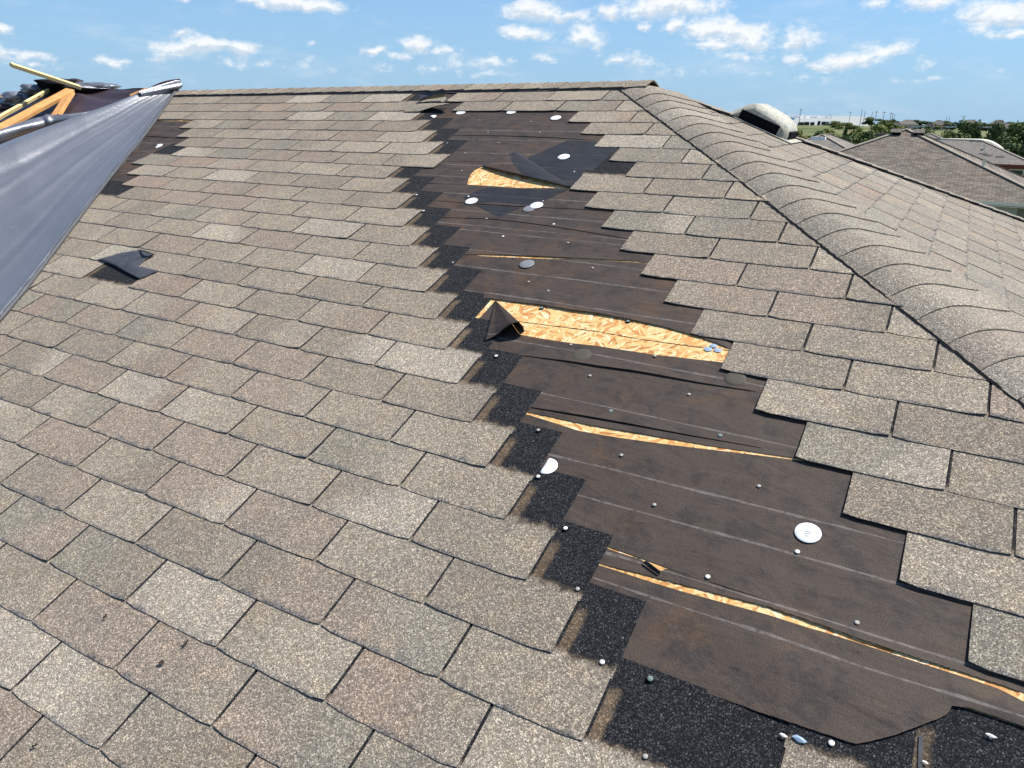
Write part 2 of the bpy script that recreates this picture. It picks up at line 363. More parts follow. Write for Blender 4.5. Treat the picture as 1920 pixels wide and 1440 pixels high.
# ------------------------------------------------------------------ cumulus clouds on the sky dome
from mathutils import noise as mn
CLD = []
for cx, cy, wx, wy, st in CL:
    d = ray(cx, cy); CLD.append((math.atan2(d.x, d.y), math.asin(d.z), wx / F * 1.2, wy / F * 1.2, st))
def cloud_at(a, e):
    wv = mn.noise_vector(Vector((a * 30, e * 40, 1.3))) + mn.noise_vector(Vector((a * 75, e * 95, 7.7))) * .55
    a2, e2 = a + wv.x * .010, e + wv.y * .0062; k = 0.0; hg = 0.0
    for ca, ce, wa, we, st in CLD:
        qx, qy = (a2 - ca) / wa, (e2 - ce) / we
        if abs(qx) > 1.2 or abs(qy) > 1.2: continue
        L = st * (1 - math.hypot(qx, qy * (1.25 if qy < 0 else 1)))
        if L > 0: hg += qy * L
        k = L if L > k else k + .0
    return k, hg
def m_cloud(t, b):
    out = [n for n in t.t.nodes if n.type == 'OUTPUT_MATERIAL'][0]
    at_ = t.sep(t.attr('cloud')[0]); co = geo_co(t); sc_ = t.scalev(co, (.001, .001, .0016))
    fine = t.noise(sc_, 16, 7.0, 0.62); f2 = t.noise(sc_, 42, 5, .65)
    dn = t.m('ADD', at_[0], t.m('ADD', t.m('MULTIPLY', t.m('SUBTRACT', fine, .5), .85), t.m('MULTIPLY', t.m('SUBTRACT', f2, .5), .35)))
    mk = t.m('MULTIPLY', t.m('MULTIPLY', t.ss(dn, .05, .72), .95), t.ss(at_[0], .0, .12))
    lit = t.ss(t.m('ADD', t.m('SUBTRACT', at_[1], .5), t.m('MULTIPLY', t.m('SUBTRACT', fine, .5), .8)), -.16, .10)
    c = t.mix(lit, (5.6, 6.5, 7.5), (8.5, 8.7, 8.9))
    em = t.n('ShaderNodeEmission'); t.put(em.inputs[0], c); em.inputs[1].default_value = .075
    tr = t.n('ShaderNodeBsdfTransparent'); mx = t.n('ShaderNodeMixShader'); t.put(mx.inputs[0], mk)
    t.t.links.new(tr.outputs[0], mx.inputs[1]); t.t.links.new(em.outputs[0], mx.inputs[2]); t.t.links.new(mx.outputs[0], out.inputs[0])
M_CLOUD = mat('sky_cumulus', m_cloud); M_CLOUD.node_tree.nodes.remove(M_CLOUD.node_tree.nodes['Principled BSDF'])
dm = MB(); NAz, NEl = 420, 90; A_0, A_1, E_0, E_1 = math.radians(-78), math.radians(22), math.radians(.3), math.radians(19)
rows = []; cv = []
for i in range(NEl + 1):
    e = E_0 + (E_1 - E_0) * i / NEl; row = []
    for j in range(NAz + 1):
        a = A_0 + (A_1 - A_0) * j / NAz; edge = min(1, i / 3, (NEl - i) / 3, j / 3, (NAz - j) / 3)
        row.append(CW + Vector((math.cos(e) * math.sin(a), math.cos(e) * math.cos(a), math.sin(e))) * 5200); k, hg = cloud_at(a, e); cv.append((k * edge, hg + .5, 0))
    rows.append(row)
dm.grid(rows); me = mesh('sky', dm.V, dm.F, M_CLOUD); at2 = me.color_attributes.new('cloud', 'FLOAT_COLOR', 'POINT')
for i, c in enumerate(cv): at2.data[i].color = (*c, 1)
struct(add('sky', me))

# ------------------------------------------------------------------ ground
def gz(x, y):
    r = math.hypot(x, y); s = clamp((r - 95) / 255); s = s * s * (3 - 2 * s)
    return GZ + 3.5 * s
def m_ground(t, b):
    co = geo_co(t); n = t.noise(t.scalev(co, (1, 1, 0)), .022, 6, .65); n2 = t.noise(t.scalev(co, (1, 1, 0)), .25, 5, .7)
    c = t.mix(t.ss(n, .40, .60), (.060, .095, .028), (.20, .185, .085))
    c = t.mix(t.ss(n2, .42, .70), c, t.mix(1.0, c, (.60, .70, .60), 'MULTIPLY'))
    return t.mix(t.m('MULTIPLY', t.ss(t.noise(t.scalev(co, (1, 1, 0)), .05, 3, .6), .60, .70), .7), c, (.30, .26, .17))
M_GROUND = mat('field_grass', m_ground, .95, .1)
g = MB(); rs = [0, 20, 60, 95, 130, 165, 200, 240, 290, 350, 500, 800, 1500, 3000, 7000]; NA = 72
ids = [[g.v((r * math.cos(a * math.tau / NA), r * math.sin(a * math.tau / NA), gz(r, 0))) for a in range(NA)] for r in rs[1:]]
c0 = g.v((0, 0, GZ))
for a in range(NA): g.f(c0, ids[0][a], ids[0][(a + 1) % NA])
for r in range(len(ids) - 1):
    for a in range(NA): g.f(ids[r][a], ids[r + 1][a], ids[r + 1][(a + 1) % NA], ids[r][(a + 1) % NA])
struct(g.build('ground', M_GROUND, smooth=True))

# ------------------------------------------------------------------ the damaged house
house = tag(empty('house', (-4, 0, GZ)), 'foreground house whose tan-grey shingle roof is stripped to felt in a long band', 'house')
TINTS = [((.222, .194, .149), 34), ((.250, .220, .170), 20), ((.200, .175, .136), 20), ((.220, .184, .144), 14), ((.200, .184, .145), 12), ((.280, .250, .198), 8), ((.224, .181, .140), 7)]
TL = [(c[0] * 1.13, c[1] * 1.10, c[2] * 1.12) for c, n in TINTS for _ in range(n)]
def tint(rnd):
    c = rnd.choice(TL); k = rnd.uniform(.95, 1.05); return tuple(x * k for x in c)

def tab(mb, P, uL, uR, vB, rnd, cut=True, lift=0.0, top=.337, clipf=None, tn=None, base=0.0, gap=.0036):
    """one shingle tab: exposed part between two cut-outs plus its hidden headlap"""
    tn = tn or tint(rnd); G = gap
    hb, ht = .0076 + rnd.uniform(-.0003, .0006) + lift * .3, .0028
    cl, crr = rnd.uniform(0, .0016), (rnd.uniform(0, .003) if rnd.random() < .3 else rnd.uniform(0, .001))
    H = lambda vl: base + ht + (hb - ht) * (1 - vl / .337)
    n = 9; lo = []
    skew = rnd.uniform(-.0012, .0012)
    for r, vl in enumerate((0.0, .012, .05, EX)):
        row = []
        for k in range(n + 1):
            f = k / n; u = (uL + G) + (uR - uL - 2 * G) * f
            dv = (rnd.uniform(-.0010, .0010) if vl == 0 else 0) + skew * (f - .5) * 2 * (vl == 0)
            if vl == 0 and k in (0, n): dv += .005
            if k in (0, n): u += rnd.uniform(-.0008, .0008)
            e = (cl * (1 - f) ** 6 + crr * f ** 6) * (1 - vl / EX) ** 2 * 1.6
            row.append((u, vl + dv, H(vl) + e))
        lo.append(row)
    tb = tint(rnd) if rnd.random() < .55 else tn; f0 = rnd.uniform(.2, .8); w0 = rnd.uniform(.15, .5); tl = rnd.uniform(-1.5, 1.5)
    def mixt(u, vl):
        q = clamp(((u - uL) / max(uR - uL, .01) - f0 + tl * (vl / EX - .5) * .3) / w0 + .5); return tuple(a * (1 - q) + b_ * q for a, b_ in zip(tn, tb))
    def vert(u, vl, h): return mb.v(P(u, vB + vl, h), (u - uL - (TW - SH), vl), mixt(u, vl))
    ids = [[vert(*q) for q in row] for row in lo]
    def okf(ix):
        return True
    for r in range(3):
        for k in range(n): mb.f(ids[r][k], ids[r][k + 1], ids[r + 1][k + 1], ids[r + 1][k])
    def skirt(seq):
        a = [mb.v(P(u, vB + vl, h), (.1, -.02), tn) for u, vl, h in seq]; b_ = [mb.v(P(u, vB + vl, h - .0030), (.1, -.02), tn) for u, vl, h in seq]
        for k in range(len(seq) - 1): mb.f(b_[k], b_[k + 1], a[k + 1], a[k], i=1)
    skirt(lo[0]); skirt([lo[r][n] for r in range(4)]); skirt([lo[r][0] for r in (3, 2, 1, 0)])
    up = [[vert(uL + (uR - uL) * k / 3, vl, H(vl)) for k in range(4)] for vl in (EX, .19, .25, top)]
    for r in range(3):
        for k in range(3): mb.f(up[r][k], up[r][k + 1], up[r + 1][k + 1], up[r + 1][k])
    skirt([(uR, vl, H(vl)) for vl in (EX, .25, top)]); skirt([(uL, vl, H(vl)) for vl in (top, .25, EX)])

def hipu(v): return XA + (VR - v) * cT             # hip line on the front slope
left, right = MB(), MB()
for k in range(-2, 33):
    vB = -(k - 10) * EX
    for n in range(-34, 9):
        uR = (n + (k - 10) * SH / TW) * TW; uL = uR - TW
        if uR < -9.2: continue
        if uL > hipu(vB) + .02: continue
        rnd = random.Random(k * 1000 + n)
        R_ = False
        if k <= -2: R_ = n > 4
        elif k == -1:
            if n == 2: continue
            R_ = n >= 3
        elif k == 0:
            if n == 2: continue
            R_ = n >= 3
        elif k <= 4:
            if 2 <= n <= 4: continue
            R_ = n >= 5
        elif k == 5:
            if 2 <= n <= 4: continue
            R_ = n >= 5
        elif k <= 20:
            if 1 <= n <= 3: continue
            R_ = n >= 4
        elif k == 21:
            if n == 1: continue
            R_ = n >= 2
        # tabs torn away beside the tarp and under the flipped tab
        if k == 14 and n == -5: continue
        if (k in (2, 3, 4, 5) and -8 <= n <= -5) or (k in (6, 7, 8, 9) and -9 <= n <= -6): continue
        tn = None
        if k == 13 and n == -5: tn = (.32, .29, .23)
        lift = .004 if (R_ and rnd.random() < .3) else 0
        top = .337
        if vB + top > VR: top = max(EX + .02, VR - vB)
        uRR, uLL = uR, uL
        if uR > hipu(vB): 
            # cut the tab along the hip: step it in columns hidden below the hip cap
            segs = 3; wdt = TW / segs; done = False
            pass
        tab(right if R_ else left, PF, uL, uRR, vB, rnd, lift=lift, top=top, tn=tn)
def clip(o, planes):
    bmx = bmesh.new(); bmx.from_mesh(o.data)
    for co_, no_ in planes:
        bmesh.ops.bisect_plane(bmx, geom=bmx.verts[:] + bmx.edges[:] + bmx.faces[:], plane_co=co_, plane_no=no_, clear_outer=True)
    bmx.to_mesh(o.data); bmx.free()
clip(left.build('shingle_field', [M_SH, M_EDGE], house, 'larger field of shingles left of the stripped band'), [(AP, Vector((0, 1, 0)))])
clip(right.build('shingle_field', [M_SH, M_EDGE], house, 'smaller field of shingles between stripped band and hip'), [(AP, Vector((1, 1, 0))), (AP, Vector((0, 1, 0)))])

# right-hand face
rf = MB()
for j in range(1, 44):
    q0 = VR - (10 - (j - 3)) * EX if False else -0.007 + j * EX       # butt line, distance down from the apex
    if q0 > 5.6: break
    for n in range(-22, 24):
        a0 = n * TW + (j * SH + .02) % TW
        lim = q0 * cT + .05
        if a0 + TW < -lim or a0 > lim: continue
        rnd = random.Random(j * 77 + n + 5000); tq = tint(rnd); tq = tuple(x * .45 + y * .55 for x, y in zip(tq, (.222, .206, .178)))
        aL, aR = max(a0, -lim), min(a0 + TW, lim)
        aL, aR = a0, a0 + TW
        top = min(.337, q0)
        if top < EX + .01: continue
        tab(rf, lambda a, vv, h: PR(a, -vv, h), aL, aR, -q0, rnd, top=top, tn=tq, gap=.0065, lift=.004)
clip(rf.build('shingle_field', [M_SH, M_EDGE_SHADE], house, 'shingles of the right-hand slope beyond the near hip'), [(AP, Vector((-1, -1, 0))), (AP, Vector((-1, 1, 0)))])

# deck boards, outer slopes, walls
dk = MB()
def quad(mb, a, b_, c, d, i=0): mb.f(*[mb.v(p, (0.1, .05), (.25, .225, .195)) for p in (a, b_, c, d)], i=i)
EV = (AP.z + 2.5) / sT                     # slope length to the eave
vE = VR - EV
rows = []
for v in [x * .25 - 2.5 for x in range(0, 18)]:
    if v > VR: v = VR
    rows.append([PF(u, min(v, VR), 0.0) for u in [-9.2 + .5 * i for i in range(0, 23)] if u < 2.4])
dk2 = []
for row_v in [-2.5, -2, -1.5, -1, -.5, -.1, .2, .5, .9, 1.2, 1.5, VR]:
    dk2.append([PF(-9.2 + (hipu(row_v) + 9.2) * i / 24, row_v, 0.0) for i in range(25)])
dk.grid(dk2); dk.build('roof_decking', M_OSB, house, 'strand board decking showing through tears in the felt')
os_ = MB()
XL = -16.0
rr = [[PR(-q * cT + 2 * q * cT * i / 10, q, -.004) for i in range(11)] for q in (.02, 1, 2, 3, 4, 5.4)]
os_.grid(rr)
EX_R = EV
quad(os_, PR(-5.4 * cT, 5.4, 0), PR(5.4 * cT, 5.4, 0), AP + Vector((EV * cT, EV * cT, -EV * sT)), AP + Vector((EV * cT, -EV * cT, -EV * sT)))
A2 = PF(XL, VR, -.006); A1 = PF(-6, VR, -.006); A0_ = PF(XA, VR, -.006)
quad(os_, A1, A0_, AP + Vector((EV * cT, EV * cT, -EV * sT)), A2 + Vector((-EV * cT, EV * cT, -EV * sT)))
quad(os_, A2, A1, A2 + Vector((-EV * cT, EV * cT, -EV * sT)), A2 + Vector((-EV * cT, EV * cT - .01, -EV * sT)))
quad(os_, A2, A2 + Vector((-EV * cT, EV * cT, -EV * sT)), A2 + Vector((-EV * cT, -EV * cT, -EV * sT)), A2 + Vector((0, .01, 0)))
quad(os_, PF(-9.2, -2.5, -.003), PF(hipu(-2.5), -2.5, -.003), AP + Vector((EV * cT, -EV * cT, -EV * sT)), A2 + Vector((-EV * cT, -EV * cT, -EV * sT)))
quad(os_, PF(-9.2, -2.5, -.003), A2 + Vector((-EV * cT, -EV * cT, -EV * sT)), A2, PF(-9.2, VR, -.003))
quad(os_, PF(-9.2, -2.5, .012), A2 + Vector((-EV * cT, -EV * cT, -EV * sT)) + Vector((0, 0, .01)), A2 + Vector((0, -.01, .01)), PF(-9.2, VR, .012))
os_.build('roof_slope', M_CAP, house, 'outer slopes of the roof down to the eaves')
wl = MB(); ex, ey = AP.x + EV * cT - .5, EV * cT - .5
wl.box(Vector(((ex + XL - EV * cT + .5) / 2, AP.y, (GZ - 2.55) / 2)), (ex - (XL - EV * cT + .5)) / 2, ey, (-2.55 - GZ) / 2)
wl.build('wall', M_BRICK, house)
fa = MB()
for sx, sy in ((0, 1), (0, -1), (1, 0), (-1, 0)):
    cxm = (AP.x + EV * cT + XL - EV * cT) / 2; hx = (AP.x + EV * cT - (XL - EV * cT)) / 2
    if sx == 0: fa.box(Vector((cxm, AP.y + sy * (EV * cT + .012), -2.59)), hx + .02, .012, .08)
    else: fa.box(Vector((cxm + sx * (hx + .012), AP.y, -2.59)), .012, EV * cT, .08)
fa.build('fascia', M_FASCIA, house)

# ------------------------------------------------------------------ felt underlay in the stripped band
def lerp_line(pts, x):
    if x <= pts[0][0]:
        (x0, y0), (x1, y1) = pts[0], pts[1]
    elif x >= pts[-1][0]:
        (x0, y0), (x1, y1) = pts[-2], pts[-1]
    else:
        for (x0, y0), (x1, y1) in zip(pts, pts[1:]):
            if x0 <= x <= x1: break
    return y0 + (y1 - y0) * (x - x0) / (x1 - x0)
def sheet(name, top, bot, x0, x1, mat_=M_FELT, base=.0009, over=.0016, liftf=None, pad=.30, parent=house, label=None, nx=60, seed=0, rag=0.0, texture=True, hold=False):
    """a felt strip between two edges measured on the slope; its lower edge laps over the strip below and may be lifted"""
    rnd = random.Random(seed); mb = MB(); wr = [(rnd.uniform(4, 14), rnd.uniform(4, 22), rnd.uniform(0, 6), rnd.uniform(.3, 1)) for _ in range(4)]
    def line(pts, i):
        f = i / nx; x = x0 + (x1 - x0) * f; return uv(x, lerp_line(pts, x))
    T = [line(top, i) for i in range(nx + 1)]; B = [line(bot, i) for i in range(nx + 1)]
    B = [(u, v + rnd.uniform(-rag, rag)) for u, v in B]
    if pad:
        for L in (T, B):
            (ua, va), (ub, vb) = L[0], L[-1]; L.insert(0, (ua - pad, va)); L.append((ub + pad, vb))
    rows = []; R = 7
    for r in range(R + 1):
        t = r / R; row = []
        for i in range(len(T)):
            f = clamp((i - (1 if pad else 0)) / nx)
            env = math.sin(math.pi * f) ** .6 if 0 < f < 1 else 0
            lf = (liftf(f) if liftf else .0012) * env * .40
            u = T[i][0] + (B[i][0] - T[i][0]) * t; v = T[i][1] + (B[i][1] - T[i][1]) * t
            dist = abs(v - B[i][1])
            h = base + (over * clamp((t - .12) * 3) * hold(f) if hold else over * t * min(1, env * 4)) + lf * clamp(1 - dist / .075) ** 1.6 + .00045 * env * sum(a4 * math.sin(u * a1 + v * a2 * 2 + a3) for a1, a2, a3, a4 in wr)
            row.append(PF(u, v, max(h, .0007)))
        rows.append(row)
    ids = mb.grid(rows)
    tp_ = [mb.v(Vector(p)) for p in rows[-1]]; low = [mb.v(Vector(p) - NF * .0012) for p in rows[-1]]
    for i in range(len(low) - 1): mb.f(tp_[i], tp_[i + 1], low[i + 1], low[i])
    return mb.build(name, mat_, parent, label, smooth=True)
def up(pts, d): return [(x, y - d) for x, y in pts]
L1 = [(842,254),(960,256),(1040,259),(1120,264),(1160,268)]
L2 = [(790,301),(840,303.5),(918,304)]
HT = [(876,347),(881,328),(890,318),(900,313),(925,317),(980,329),(1070,351)]
T3 = [(800,345),(876,346.5),(930,349.5),(980,353),(1030,352.7),(1071,352.5),(1110,356)]
L3 = [(800,376),(840,378.5),(894,383),(980,388),(1093,393.5),(1180,400)]
L4 = [(790,405),(840,408.5),(915,411),(971,416.6),(1027,424),(1084,433),(1175,448),(1240,458)]
L5 = [(875,478),(960,479.5),(1107,486.5),(1195,490.5),(1213,494)]
T6 = [(875,479),(960,483),(1000,485),(1050,486),(1107,487.4),(1195,492.3),(1215,495.5)]
L6 = [(925,562),(960,567),(1012,573),(1067,583),(1120,590),(1200,604.7),(1247,615),(1294,628.5),(1316,635),(1347,646),(1372,656)]
T7 = [(930,622),(975,627.5),(1017,635.6),(1072,644),(1120,649),(1225,665),(1262,669),(1312,675),(1360,680.6),(1420,688)]
L7 = [(916,658),(992,669),(1067,679),(1120,688),(1200,699),(1312,719),(1438,738)]
L8 = [(1002,766),(1085,780),(1185,797.5),(1310,820),(1375,831),(1430,841)]
L8b = [(992,774),(1050,786),(1110,799),(1210,815.5),(1335,837.5),(1440,852.5),(1497,861)]
T9 = [(970,774.5),(992,778.2),(1035,792),(1085,808),(1160,821),(1235,831.5),(1335,844),(1440,857.5),(1497,864.5)]
L9 = [(1147,1028),(1210,1050),(1262,1069),(1314,1087.5),(1345,1098)]
L10 = [(1132,1060),(1175,1070),(1225,1083),(1287,1099),(1340,1113),(1440,1139),(1515,1165),(1615,1201),(1722,1236),(1815,1265),(1920,1300)]
T11 = [(1133,1063),(1175,1076.5),(1225,1093),(1280,1109.5),(1340,1126),(1440,1153),(1515,1177),(1540,1184),(1615,1207.5),(1722,1242.5),(1815,1272.5),(1870,1291),(1920,1316)]
L11 = [(1172,1245),(1290,1287.5),(1440,1344),(1602,1399)]
bump_ = lambda pk, c=.5, wd=.25: (lambda f: pk * math.exp(-((f - c) / wd) ** 2) + .0008)
sheet('felt_strip', [(700,169),(1180,169)], L1, 842, 1120, liftf=bump_(.004), label='uppermost brown felt strip below the ridge', seed=1)
sheet('felt_strip', up(L1, 5), [(790,301),(840,303.5),(905,304),(960,306),(1130,312)], 800, 1130, base=.0008, over=.001, seed=2)
# strip with the upper hole: left tongue, right part, and the folded flap
sheet('felt_strip', up(L2, 3), [(790,344),(840,346),(876,347)], 800, 876, base=.0009, seed=3, nx=24, pad=0)
mb = MB()
pts = [(750,300),(770,330),(785,350),(876,347),(878,337),(883,326),(891,318),(901,313.5),(918,304)]
cen = mb.v(px(845, 325, .0012)); ring = [mb.v(px(x, y, .0012)) for x, y in pts]
for i in range(len(ring)): mb.f(ring[(i + 1) % len(ring)], ring[i], cen)
mb.build('felt_strip', M_FELT, house, 'brown felt left of the upper hole')
sheet('felt_strip', [(905,300),(960,300),(1070,300),(1160,300)], [(902,312.5),(925,317),(980,329),(1070,351),(1160,372)], 903, 1072, M_FELT, base=.0012, over=.002, liftf=bump_(.010, .35, .4), seed=4, pad=0)
sheet('felt_strip', [(1060,300),(1180,300)], [(1060,350),(1068,351),(1180,372)], 1060, 1170, M_FELTD, base=.0014, over=.0006, seed=5, pad=0)
# patch of felt not yet bleached, with straight borders
def patch(pts, h, m_=M_FELTD, name='felt_patch', label=None):
    mb = MB(); c = mb.v(px(sum(p[0] for p in pts) / len(pts), sum(p[1] for p in pts) / len(pts), h))
    P_ = []
    for (a, b_), (c2, d) in zip(pts, pts[1:] + pts[:1]):
        for i in range(5): P_.append((a + (c2 - a) * i / 5, b_ + (d - b_) * i / 5))
    r = [mb.v(px(x, y, h)) for x, y in P_]
    for i in range(len(r)): mb.f(c, r[i], r[(i + 1) % len(r)])
    o = mb.build(name, m_, house, label)
    bmx = bmesh.new(); bmx.from_mesh(o.data); bmesh.ops.recalc_face_normals(bmx, faces=bmx.faces); 
    for f in bmx.faces:
        if f.normal.dot(NF) < 0: f.normal_flip()
    bmx.to_mesh(o.data); bmx.free()
    return o
patch([(1063,263),(1090,264),(1125,266),(1170,268),(1120,312),(1075,352),(1072,352),(1030,338),(1012,318),(985,300),(990,296)], .0052, label='unbleached black felt around the upper hole')
sheet('felt_strip', T3, L3, 795, 1180, liftf=bump_(.003), base=.0010, label='felt strip under the upper hole', seed=6)
patch([(913,351.5),(960,353.5),(1020,354.5),(1067,354.5),(1050,362),(1012,380.5),(985,385.5),(893,380.5),(870,372),(872,367)], .0030, label='unbleached diamond under the upper hole')
sheet('felt_strip', up(L3, 3), L4, 800, 1215, liftf=bump_(.004, .6), base=.0008, seed=7)
patch([(894,384.5),(975,388.5),(935,408)], .0026, label='tip of the unbleached diamond')
sheet('felt_strip', up(L4, 4), L5, 860, 1213, liftf=bump_(.006, .4, .3), base=.0008, label='felt strip ending in a narrow slit', seed=8)
sheet('felt_strip', T6, L6, 900, 1372, liftf=bump_(.009, .45, .35), base=.0009, over=.003, label='wide felt strip above the open deck', seed=9, nx=120, rag=.0009)
sheet('felt_strip', T7, L7, 930, 1420, liftf=bump_(.010, .55, .35), base=.0008, over=.002, label='narrow felt strip below the open deck', seed=10, nx=70)
mb = MB(); pts = [(929,563),(905,590),(893,603),(880,640),(900,664),(940,664),(985,640),(975,628),(955,600)]
cen = mb.v(px(925, 620, .0012)); ring = [mb.v(px(x, y, .0012)) for x, y in pts]
for i in range(len(ring)): mb.f(ring[(i + 1) % len(ring)], ring[i], cen)
mb.build('felt_strip', M_FELT, house, 'scrap of brown felt left of the open deck')
sheet('felt_strip', up(L7, 6), L8, 940, 1436, liftf=bump_(.010, .35, .3), base=.0006, over=.002, label='felt strip above the long double slit', seed=11, nx=80)
sheet('felt_strip', up(L8, 5), L8b, 985, 1500, liftf=bump_(.003, .4, .3), base=.0007, over=.0012, label='ribbon of felt between the two slits', seed=12, nx=120, rag=.0010)
sheet('felt_strip', T9, L9 + [(1420,1122),(1830,1250)], 970, 1338, liftf=None, base=.0003, over=.0006, seed=13, nx=50, pad=0)
sheet('felt_strip', [(x, lerp_line(T9, x) if x < 1497 else lerp_line([(1440,856),(1497,863.5)], x)) for x in (1300, 1500, 1850)], up([(1300,1084),(1345,1098),(1830,1255),(1920,1285)], 2), 1326, 1860, base=.0010, over=.0010, pad=0, label='broad felt strip beside the white cap', seed=14, nx=60)
sheet('felt_strip', [(1130,1024),(1150,1033),(1180,1043),(1200,1048),(1206,1052),(1214,1060),(1239,1072),(1248,1066),(1315,1087),(1345,1097),(1560,1160),(1840,1250),(1920,1276)], L10, 1130, 1920, liftf=bump_(.006, .6, .4), base=.0008, over=.0014, label='felt strip with a small tear at its top edge', seed=15, nx=150, rag=.0009)
sheet('felt_strip', T11, L11[:-1] + [(1600,1398),(1606,1399),(1640,1392),(1680,1381),(1712,1369),(1740,1358),(1762,1350),(1777,1340),(1782,1328),(1784,1327),(1815,1331),(1865,1347),(1920,1367)], 1130, 1920, base=.0009, over=.0072, hold=lambda f: .12 + .88 * clamp((f - .22) / .2), label='lowest felt strip with a torn scalloped end', seed=16, nx=150, rag=.0005)
sheet('felt_strip', T11, [(1050,1195),(1172,1245)], 1095, 1172, base=.0009, over=.0005, seed=18, nx=12, pad=.0)
# felt showing beside the tarp
sheet('felt_strip', [(180,225),(380,228)], [(180,252),(270,256),(328,259),(380,262)], 240, 350, liftf=bump_(.006), label='felt strip beside the top of the tarp', seed=20)
sheet('felt_strip', [(180,250),(380,258)], [(150,300),(380,306)], 220, 350, base=.0007, label='felt strip beside the middle of the tarp', seed=21)
sheet('felt_strip', [(150,297),(380,303)], [(120,342),(300,348)], 180, 290, base=.0006, seed=22)
sheet('felt_strip', [(120,338),(300,344)], [(120,372),(300,380)], 150, 260, base=.0005, seed=23)

# folded flap at the upper hole (dark triangle standing proud) and curled flap at the open deck
def surf(name, fn, nu, nv, m_, parent, label=None, thick=.0015):
    mb = MB(); rows = [[fn(i / nu, j / nv) for j in range(nv + 1)] for i in range(nu + 1)]
    mb.grid(rows); o = mb.build(name, m_, parent, label, smooth=True)
    if thick:
        s = o.modifiers.new('thickness', 'SOLIDIFY'); s.thickness = thick; s.offset = 0
    return o
def flap1(s, t):
    a = Vector(px(902 + (1071 - 902) * t, lerp_line([(902,312.5),(980,329),(1071,351)], 902 + 169 * t), .012 * math.sin(math.pi * clamp(t)) + .006))
    b = Vector(px(968 + (1071 - 968) * t, 284.5 + (350.5 - 284.5) * t, .008 + .006 * (1 - t)))
    return a.lerp(b, s) + NF * (.006 * math.sin(math.pi * s) * (1 - t))
o = surf('felt_flap', flap1, 12, 24, M_FELTD, house, 'triangular flap folded up above the upper hole, brown at its left tip')
o.data.materials.append(M_FELT)
for p_ in o.data.polygons:
    i_, j_ = divmod(p_.index, 24)
    if j_ / 24 < .46 - .62 * (i_ / 12): p_.material_index = 1
def flap2(s, t):
    A = Vector(px(929, 563.5, .004))
    arc = [(975,627,.002),(983,622,.012),(981,613,.034),(972,603,.050),(958,608,.046),(944,618,.030),(928,630,.014),(908,640,.007)]
    k = t * (len(arc) - 1); i = min(int(k), len(arc) - 2); f = k - i
    p = [Vector(px(*arc[i])), Vector(px(*arc[i + 1]))]; q = p[0].lerp(p[1], f)
    return A.lerp(q, s ** .9)
o = surf('felt_flap', flap2, 16, 28, M_FELT, house, 'brown flap curled over at the left end of the open deck')
def flap3(s, t):
    a = Vector(px(1204 + 32 * t, 1054 + 24 * t, .004)); b = Vector(px(1212 + 26 * t, 1051 + 20 * t, .012)); return a.lerp(b, s)
surf('felt_flap', flap3, 3, 6, M_FELTD, house, 'tiny raised lip beside the small tear')
# sheathing joint and clip in the open deck
mb = MB(); J = [(955,600),(970,602.5),(1045,612),(1120,621.5),(1200,636),(1290,648.5),(1375,658)]
top_, bot_ = [], []
for i in range(60):
    x = 955 + 420 * i / 59; y = lerp_line(J, x); wv = random.uniform(.5, 1.3)
    top_.append(px(x, y - wv * .7, .0004)); bot_.append(px(x, y + wv * .7, .0004))
mb.grid([bot_, top_]); mb.build('panel_joint', M_DARK, house)
mb = MB()
for x, y, r in ((1328,655.5,.013),(1338,649,.011),(1346,657.5,.012)):
    u, v = uv(x, y); ring = [mb.v(PF(u + r * math.cos(a * math.tau / 12), v + r * .8 * math.sin(a * math.tau / 12), .0022)) for a in range(12)]
    c = mb.v(PF(u, v, .0032))
    for i in range(12): mb.f(c, ring[i], ring[(i + 1) % 12])
mb.build('panel_clip', M_CLIP, house)

# ------------------------------------------------------------------ nails and caps
def dome(r, hh, m_, seg=14, rings=4):
    mb = MB(); c = mb.v((0, 0, hh)); prev = None
    for k in range(1, rings + 1):
        a = k / rings * math.pi / 2
        cur = [mb.v((r * math.sin(a) * math.cos(j * math.tau / seg), r * math.sin(a) * math.sin(j * math.tau / seg), hh * math.cos(a))) for j in range(seg)]
        for j in range(seg):
            if prev is None: mb.f(c, cur[j], cur[(j + 1) % seg])
            else: mb.f(prev[j], cur[j], cur[(j + 1) % seg], prev[(j + 1) % seg])
        prev = cur
    low = [mb.v((r * math.cos(j * math.tau / seg), r * math.sin(j * math.tau / seg), -.004)) for j in range(seg)]
    for j in range(seg): mb.f(prev[j], low[j], low[(j + 1) % seg], prev[(j + 1) % seg], i=1)
    hole = [mb.v((r * 1.45 * math.cos(j * math.tau / seg), r * 1.35 * math.sin(j * math.tau / seg) - r * .15, -.0036)) for j in range(seg)]; mb.f(*hole, i=1)  # black skirt and disc paint the shade around the raised head
    return mesh('nail_head', mb.V, mb.F, [m_, M_DARK], midx=mb.I, smooth=True)
ND = [dome(.0050, .0013, M_NAIL), dome(.0056, .0015, M_NAILW), dome(.0062, .0015, M_NAILG)]
ROT = Matrix(((1, 0, 0, 0), (0, cT, -sT, 0), (0, sT, cT, 0), (0, 0, 0, 1)))
def lay(o, x, y, h, s=1.0, rz=0.0):
    p = px(x, y, h); m_ = Matrix.Translation(p) @ ROT @ Matrix.Rotation(rz, 4, 'Z') @ Matrix.Scale(s, 4)
    o.matrix_parent_inverse = house_inv; o.matrix_basis = m_
    return o
house_inv = Matrix.Translation(house.location).inverted()
def put(name, me, x, y, h, s=1.0, rz=0.0, label=None):
    o = bpy.data.objects.new(name, me); COL.objects.link(o); o.parent = house; lay(o, x, y, h, s, rz)
    if label: o['label'] = label
    return o
